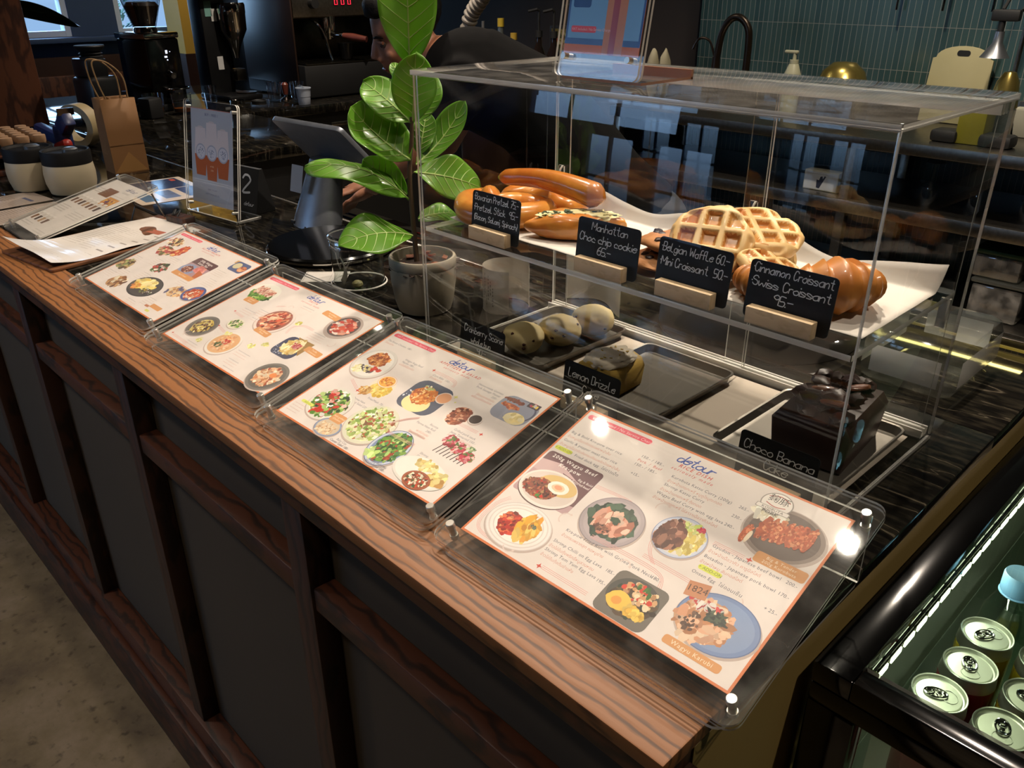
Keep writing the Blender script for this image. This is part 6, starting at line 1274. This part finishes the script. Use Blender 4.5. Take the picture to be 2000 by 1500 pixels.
# ------------------------------------------------------------------ barista leaning over behind the till
def person():
    t = thing('person', 'barista with short black hair and black T-shirt bending forward behind the fig', 'person', (-.62, 1.12, 0)); O = Vector((-.62, 1.12, 0))
    SK = P('skin', '9a6a50', .5, var=(10, '8c5d45', .3), sss=.05); HR = P('black_hair', '080707', .75, var=(60, '0e0c0c'), bump=(160, .8), spec=.12); SH = P('black_cotton', '060606', .9, var=(40, '090808'), bump=(60, .25), spec=.08); TR = P('dark_denim', '15181f', .85, var=(40, '1b1f28'))
    Hc = Vector((-1.058, .803, CT+.400)); F = Vector((-.50, -.76, -.34)).normalized(); U = (Vector((0, 0, 1))-F*F.z).normalized(); U = (U+Vector((.16, -.10, 0))).normalized(); U = (U-F*U.dot(F)).normalized(); R = F.cross(U)
    def h(r, f, u): return Hc+R*r+F*f+U*u-O
    HM = Matrix((R, F, U)).transposed()
    def hb(m, r, f, u, dr, df, du, **k): m.blob(h(r, f, u), (dr, df, du), 3, rot=HM, **k)
    C1, C2, C3 = Vector((-.90, .905, CT+.285))-O, Vector((-.76, 1.02, CT+.20))-O, Vector((-.60, 1.14, CT-.02))-O; lat = Vector((.60, -.80, 0)); sh1 = C1+lat*.155+Vector((0, 0, -.02)); sh2 = C1-lat*.155
    el1 = Vector((-.93, .70, CT+.085))-O; ha1 = Vector((-1.085, .665, CT-.02))-O; el2 = Vector((-1.16, 1.02, CT+.05))-O; ha2 = Vector((-1.28, .80, CT-.05))-O
    hips = Vector((-.52, 1.22, CT-.12))-O; k1, k2 = [hips+lat*s*.10+Vector((-.02, .02, -.46)) for s in (1, -1)]; f1, f2 = [Vector((q.x+.02, q.y+.02, .07)) for q in (k1, k2)]
    m = M(); hb(m, 0, -.005, .035, .074, .094, .086); hb(m, 0, .028, -.035, .060, .066, .078); hb(m, 0, .052, -.098, .034, .034, .026); hb(m, 0, .030, -.080, .052, .05, .035); m.tube([h(0, .082, .020), h(0, .100, -.012), h(0, .112, -.038)], [.009, .012, .015], 12); hb(m, .014, .096, -.042, .009, .010, .008); hb(m, -.014, .096, -.042, .009, .010, .008); hb(m, 0, .088, -.064, .024, .012, .007); hb(m, 0, .086, -.078, .020, .012, .008); m.tube([h(-.045, .068, .030), h(0, .084, .028), h(.045, .068, .030)], .011, 10)
    for s in (-1, 1): hb(m, s*.075, -.01, -.012, .010, .022, .033); hb(m, s*.042, .062, -.030, .022, .02, .022)
    nb = C1+Vector((-.02, -.02, .05)); m.tube([h(0, -.02, -.03), h(0, -.035, -.085), nb], [.056, .055, .062], 16); m.blob(C1, (.13, .12, .11), 3); m.tube([C1, C2, C3, hips], [.12, .125, .12, .13], 18); m.tube([sh1, C1, sh2], [.062, .09, .062], 14)
    for a, b, c in ((sh1, el1, ha1), (sh2, el2, ha2)):
        m.tube([a, a.lerp(b, .5), b, b.lerp(c, .35), c], [.052, .046, .039, .040, .027], 14); d = (c-b).normalized(); sd = d.cross(Vector((0, 0, 1))).normalized(); pc = c+d*.045; m.blob(pc, (.042, .036, .016), 3, rot=d.to_track_quat('X', 'Z').to_matrix())
        for i, (o_, l) in enumerate(((-.028, .062), (-.010, .074), (.010, .070), (.028, .056))): st = pc+d*.028+sd*o_; m.tube([st, st+d*l*.55+Vector((0, 0, .006)), st+d*l+Vector((0, 0, -.016))], [.0088, .0080, .0066], 10)
        m.tube([pc-d*.015+sd*.03, pc+d*.02+sd*.055, pc+d*.045+sd*.058], [.011, .010, .008], 10)
    for k_, f_ in ((k1, f1), (k2, f2)): m.tube([hips+(k_-hips)*.1, k_, f_], [.085, .055, .040], 14)
    m.build('body', SK, t, rem=.0075, sharp=80)
    m = M(); m.blob(h(0, -.022, .052), (.084, .100, .086), 4, .05, 22, 3, rot=HM, fn=lambda p, n: p if not (n.y > .62 and n.z < .22) and not (n.z < -.35 and n.y > -.3) else p*.80); hb(m, 0, .050, .090, .062, .040, .034, amp=.12, fr=9); m.build('hair', HR, t, sharp=80)
    for s in (-1, 1):
        M().blob(h(s*.030, .0715, -.001), (.0115, .0115, .0115), 3).build('eye', P('eye_white', '4a3c35', .5, var=(9, '40342e')), t); M().tube([h(s*.016, .0905, .020), h(s*.034, .086, .024), h(s*.052, .070, .020)], [.0032, .0036, .002], 8).build('eyebrow', HR, t); M().blob(h(s*.030, .079, -.0035), (.006, .005, .005), 2).build('iris', P('dark_iris', '120c0a', .2, var=(9, '1a120e')), t); M().tube([h(s*.018, .079, .009), h(s*.031, .084, .0095), h(s*.045, .074, .006)], .0045, 8).build('eyelid', SK, t)
    M().tube([h(-.020, .0935, -.071), h(0, .098, -.0705), h(.020, .0935, -.071)], [.003, .0055, .003], 8).build('lips', P('lip', '84483e', .45, var=(9, '783e35')), t)
    m = M(); m.blob(C1+Vector((0, 0, .005)), (.145, .135, .125), 3); m.tube([C1, C2, C3, hips], [.138, .142, .138, .14], 20); m.tube([sh1, C1, sh2], [.075, .105, .075], 16)
    for a, b in ((sh1, el1), (sh2, el2)): m.tube([a, a.lerp(b, .30), a.lerp(b, .62)], [.072, .070, .066], 16)
    m.tube([nb+Vector((.004, .006, -.05)), nb+Vector((.0, .0, .014))], [.080, .068], 20); m.build('t_shirt', SH, t, rem=.009, sharp=80)
    m = M(); m.blob(hips, (.15, .14, .12), 3)
    for k_, f_ in ((k1, f1), (k2, f2)): m.tube([hips+(k_-hips)*.08, k_, f_+Vector((0, 0, .03))], [.105, .078, .065], 16)
    m.build('trousers', TR, t, rem=.01, sharp=80)
    for f_ in (f1, f2): M().blob(f_+Vector((-.03, -.045, -.03)), (.05, .13, .042), 3, rot=RZ(-.6), fn=lambda p, n: Vector((p.x, p.y, max(p.z, -.036)))).build('shoe', MATTE, t)
person()
# ------------------------------------------------------------------ glass topped drinks cooler at the end of the bar
def cooler():
    x0, x1, y0, y1, z1 = .7225, 1.52, -.116, .78, CT-.05; fw = .038
    t = thing('drinks_cooler', 'black drinks cooler with a glass top and lit strip at the end of the bar', 'cooler', (0, 0, 0)); m = M()
    for a, b, c, d in ((x0, x0+fw, y0, y1), (x1-fw, x1, y0, y1), (x0+fw, x1-fw, y0, y0+fw*.62), (x0+fw, x1-fw, y1-fw, y1)): m.box(((a+b)/2, (c+d)/2, z1-.012), (b-a, d-c, .024), .002)
    m.build('top_frame', GLOSSB, t)
    M().box(((x0+x1)/2, (y0+y1)/2, z1-.006), (x1-x0-2*fw+.004, y1-y0-fw*1.6, .006), 0, 0, thin=2).build('glass_top', [clear('cooler_glass', (.86, .93, .88), .01, 1.7, .02, 1.5), EDGE], t)
    M().box(((x0+x1)/2, y0+.0145, z1-.036), (x1-x0, .029, .022), .003).build('front_header', GLOSSB, t)
    for x in (x0+.024, x1-.024): M().box((x, y0+.016, (z1-.048+.12)/2), (.048, .030, z1-.048-.12), .003).build('front_stile', GLOSSB, t)
    M().box(((x0+x1)/2, y0+.016, .06), (x1-x0, .032, .12), .003).build('bottom_plinth', GLOSSB, t); M().box(((x0+x1)/2, y0+.020, (z1-.048+.12)/2), (x1-x0-.096, .006, z1-.048-.12), 0, 0, thin=1).build('front_glass', [clear('cooler_glass'), EDGE], t)
    LIN = P('cooler_lining', '7e8072', .35, .3, var=(5, '6f7264', .3)); m = M(); M().box((x0+.008, (y0+y1)/2+.02, (z1-.026)/2), (.016, y1-y0-.04, z1-.028)).build('side_wall', LIN, t); M().box((x1-.008, (y0+y1)/2+.02, (z1-.026)/2), (.016, y1-y0-.04, z1-.028)).build('side_wall', LIN, t); M().box(((x0+x1)/2, y1-.008, (z1-.026)/2), (x1-x0-.034, .016, z1-.028)).build('back_wall', LIN, t); M().box(((x0+x1)/2, (y0+y1)/2+.016, .06), (x1-x0-.034, y1-y0-.05, .10)).build('cooler_floor', LIN, t)
    M().box(((x0+x1)/2, (y0+y1)/2+.015, CT-.2575), (x1-x0-.04, y1-y0-.075, .008), .001, thin=2).build('glass_shelf', [clear('cooler_glass'), EDGE], t); M().box(((x0+x1)/2, (y0+y1)/2+.015, CT-.450), (x1-x0-.04, y1-y0-.075, .008), .001).build('lower_shelf', LIN, t)
    m = M(); m.box((x0+.030, (y0+y1)/2, z1-.034), (.022, y1-y0-.12, .010), .001); m.build('light_channel', CHROME, t); g = M()
    for i in range(26): g.box((x0+.0415, y0+.07+i*.032, z1-.034), (.002, .024, .007), .0008)
    o = g.build('light_strip', glow('cool_led', 'eef2d0', 5), t); o['kind'] = 'stuff'
    M().box((x0+.041, y0+.045, z1-.032), (.006, .02, .016), .001).build('strip_label', P('green_tag', '9aa86a', .5, var=(30, '7a8a4a')), t)
    area('cooler_strip', (x0+.055, .30, z1-.036), (x0+.5, .30, z1-.45), .78, .012, .75, (.92, .95, .76))
    # cans
    LID = P('can_lid', 'a3a498', .40, 1, var=(40, '9d9e92')); ALU = P('can_shoulder', 'a5a69a', .25, 1, var=(30, '989a8e'))
    def can(loc, col, lab, rz, first={}):
        key = col
        if key in first: return dup(first[key], loc, rz, lab)
        t = thing('drink_can', lab, 'can', loc, rz, 'slim drink cans in the cooler'); r = .0278; H = .1335
        M().lathe([(0, .002), (.019, .002), (.021, 0), (r, .010), (r, H-.016)], 40).build('body', P('can_'+col, col, .25, .55, var=(9, col)), t); l = M().lathe([(r, H-.016), (r-.0005, H-.010), (.0262, H-.003), (.0268, H-.001), (.0262, H), (.0250, H-.0005), (.0238, H-.0042), (.0222, H-.0048), (.0212, H-.0034), (0, H-.0030)], 48).build('lid', LID, t)
        m = M(); m.tube([(.0065*cos(a), .003+.0105*sin(a), H-.0018) for a in [2*pi*i/24 for i in range(24)]], .0013, 8, closed=True); m.tube([(.0032*cos(a), .008+.0036*sin(a), H-.0016) for a in [2*pi*i/16 for i in range(16)]], .0009, 6, closed=True); m.lathe([(0, .0022), (.0022, .002), (.003, 0)], 14, 0, (0, .0, H-.0032)); m.box((0, -.005, H-.0018), (.009, .004, .0012), .0005); m.build('pull_tab', CHROME, l); m = M(); m.tube([(.0088*cos(a), -.010+.0075*sin(a), H-.0030) for a in [2*pi*i/24 for i in range(24)]], .0005, 6, closed=True); m.build('score_ring', LID, l)
        first[key] = t; return t
    z = CT-.2534
    can((.806, .008, z), 'a02a34', 'red slim can at the front left corner of the upper shelf', 2.0); can((.866, .006, z), 'a8303a', 'red slim can next right in the front row, tab turned sideways', .3); can((.814, .070, z), '8a2a34', 'red slim can in the second row behind the front left can', .4); can((.874, .068, z), 'b0962a', 'yellow slim can in the second row, right of a red one', 1.6)
    can((.810, .132, z), 'b8a02c', 'yellow slim can just in front of the blue capped bottle', 2.6); can((.870, .132, z), 'b09a28', 'yellow slim can in the third row, to the right', .9); can((.930, .010, z), '982830', 'red slim can at the right of the front row', 1.0); can((.934, .074, z), 'ab9428', 'yellow slim can at the right of the second row', .2)
    z2 = CT-.4458; can((.782, .030, z2+.0005), '9a2c36', 'red slim can on the lower shelf seen through the front glass', .7); can((.850, .020, z2+.0005), '93252f', 'red slim can on the lower shelf, farther right', 2.2)
    b = thing('water_bottle', 'clear water bottle with pale blue cap standing behind the yellow cans', 'bottle', (.812, .215, z)); WB = clear('bottle_plastic', (.82, .93, .86), .02, 2.4, .05, 1.5); M().lathe([(0, 0), (.028, .002), (.031, .010), (.031, .085), (.028, .115), (.017, .140), (.0135, .146), (.0135, .152)], 36).build('bottle', WB, b); c = M().lathe([(.0172, .144), (.0182, .146), (.0182, .166), (.0170, .169), (0, .169)], 40).build('cap', P('pale_blue_cap', '6f9ac2', .45, var=(9, '668fb6')), b); M().tube([(cos(a)*.0176, sin(a)*.0176, .1425) for a in [2*pi*i/32 for i in range(32)]], .0015, 6, closed=True).build('cap_ring', P('pale_blue_cap', '6f9ac2'), c)
    for i, (x, y, l) in enumerate(((.90, .30, 'clear water bottle with a pale blue cap farther back in the cooler'), (.83, .34, 'clear water bottle with a pale blue cap against the lit wall'))): dup(b, (x, y, z), 0, l)
cooler()
# lit strip under the back edge of the marble, glowing on the stone by the pastry case
def strip():
    t = thing('light_strip', 'thin yellow lit strip along the back edge of the marble bar', 'light', (.42, .675, CT-.002)); M().box((0, 0, .010), (.56, .012, .018), .002).build('channel', DSTEEL, t); M().box((0, -.0075, .005), (.54, .003, .004)).build('lit_tube', glow('gold_led', 'd9b84a', .22), t); area('gold_strip', (.42, .664, CT+.017), (.42, .652, CT-.02), .5, .010, .16, (1, .82, .28))
strip()
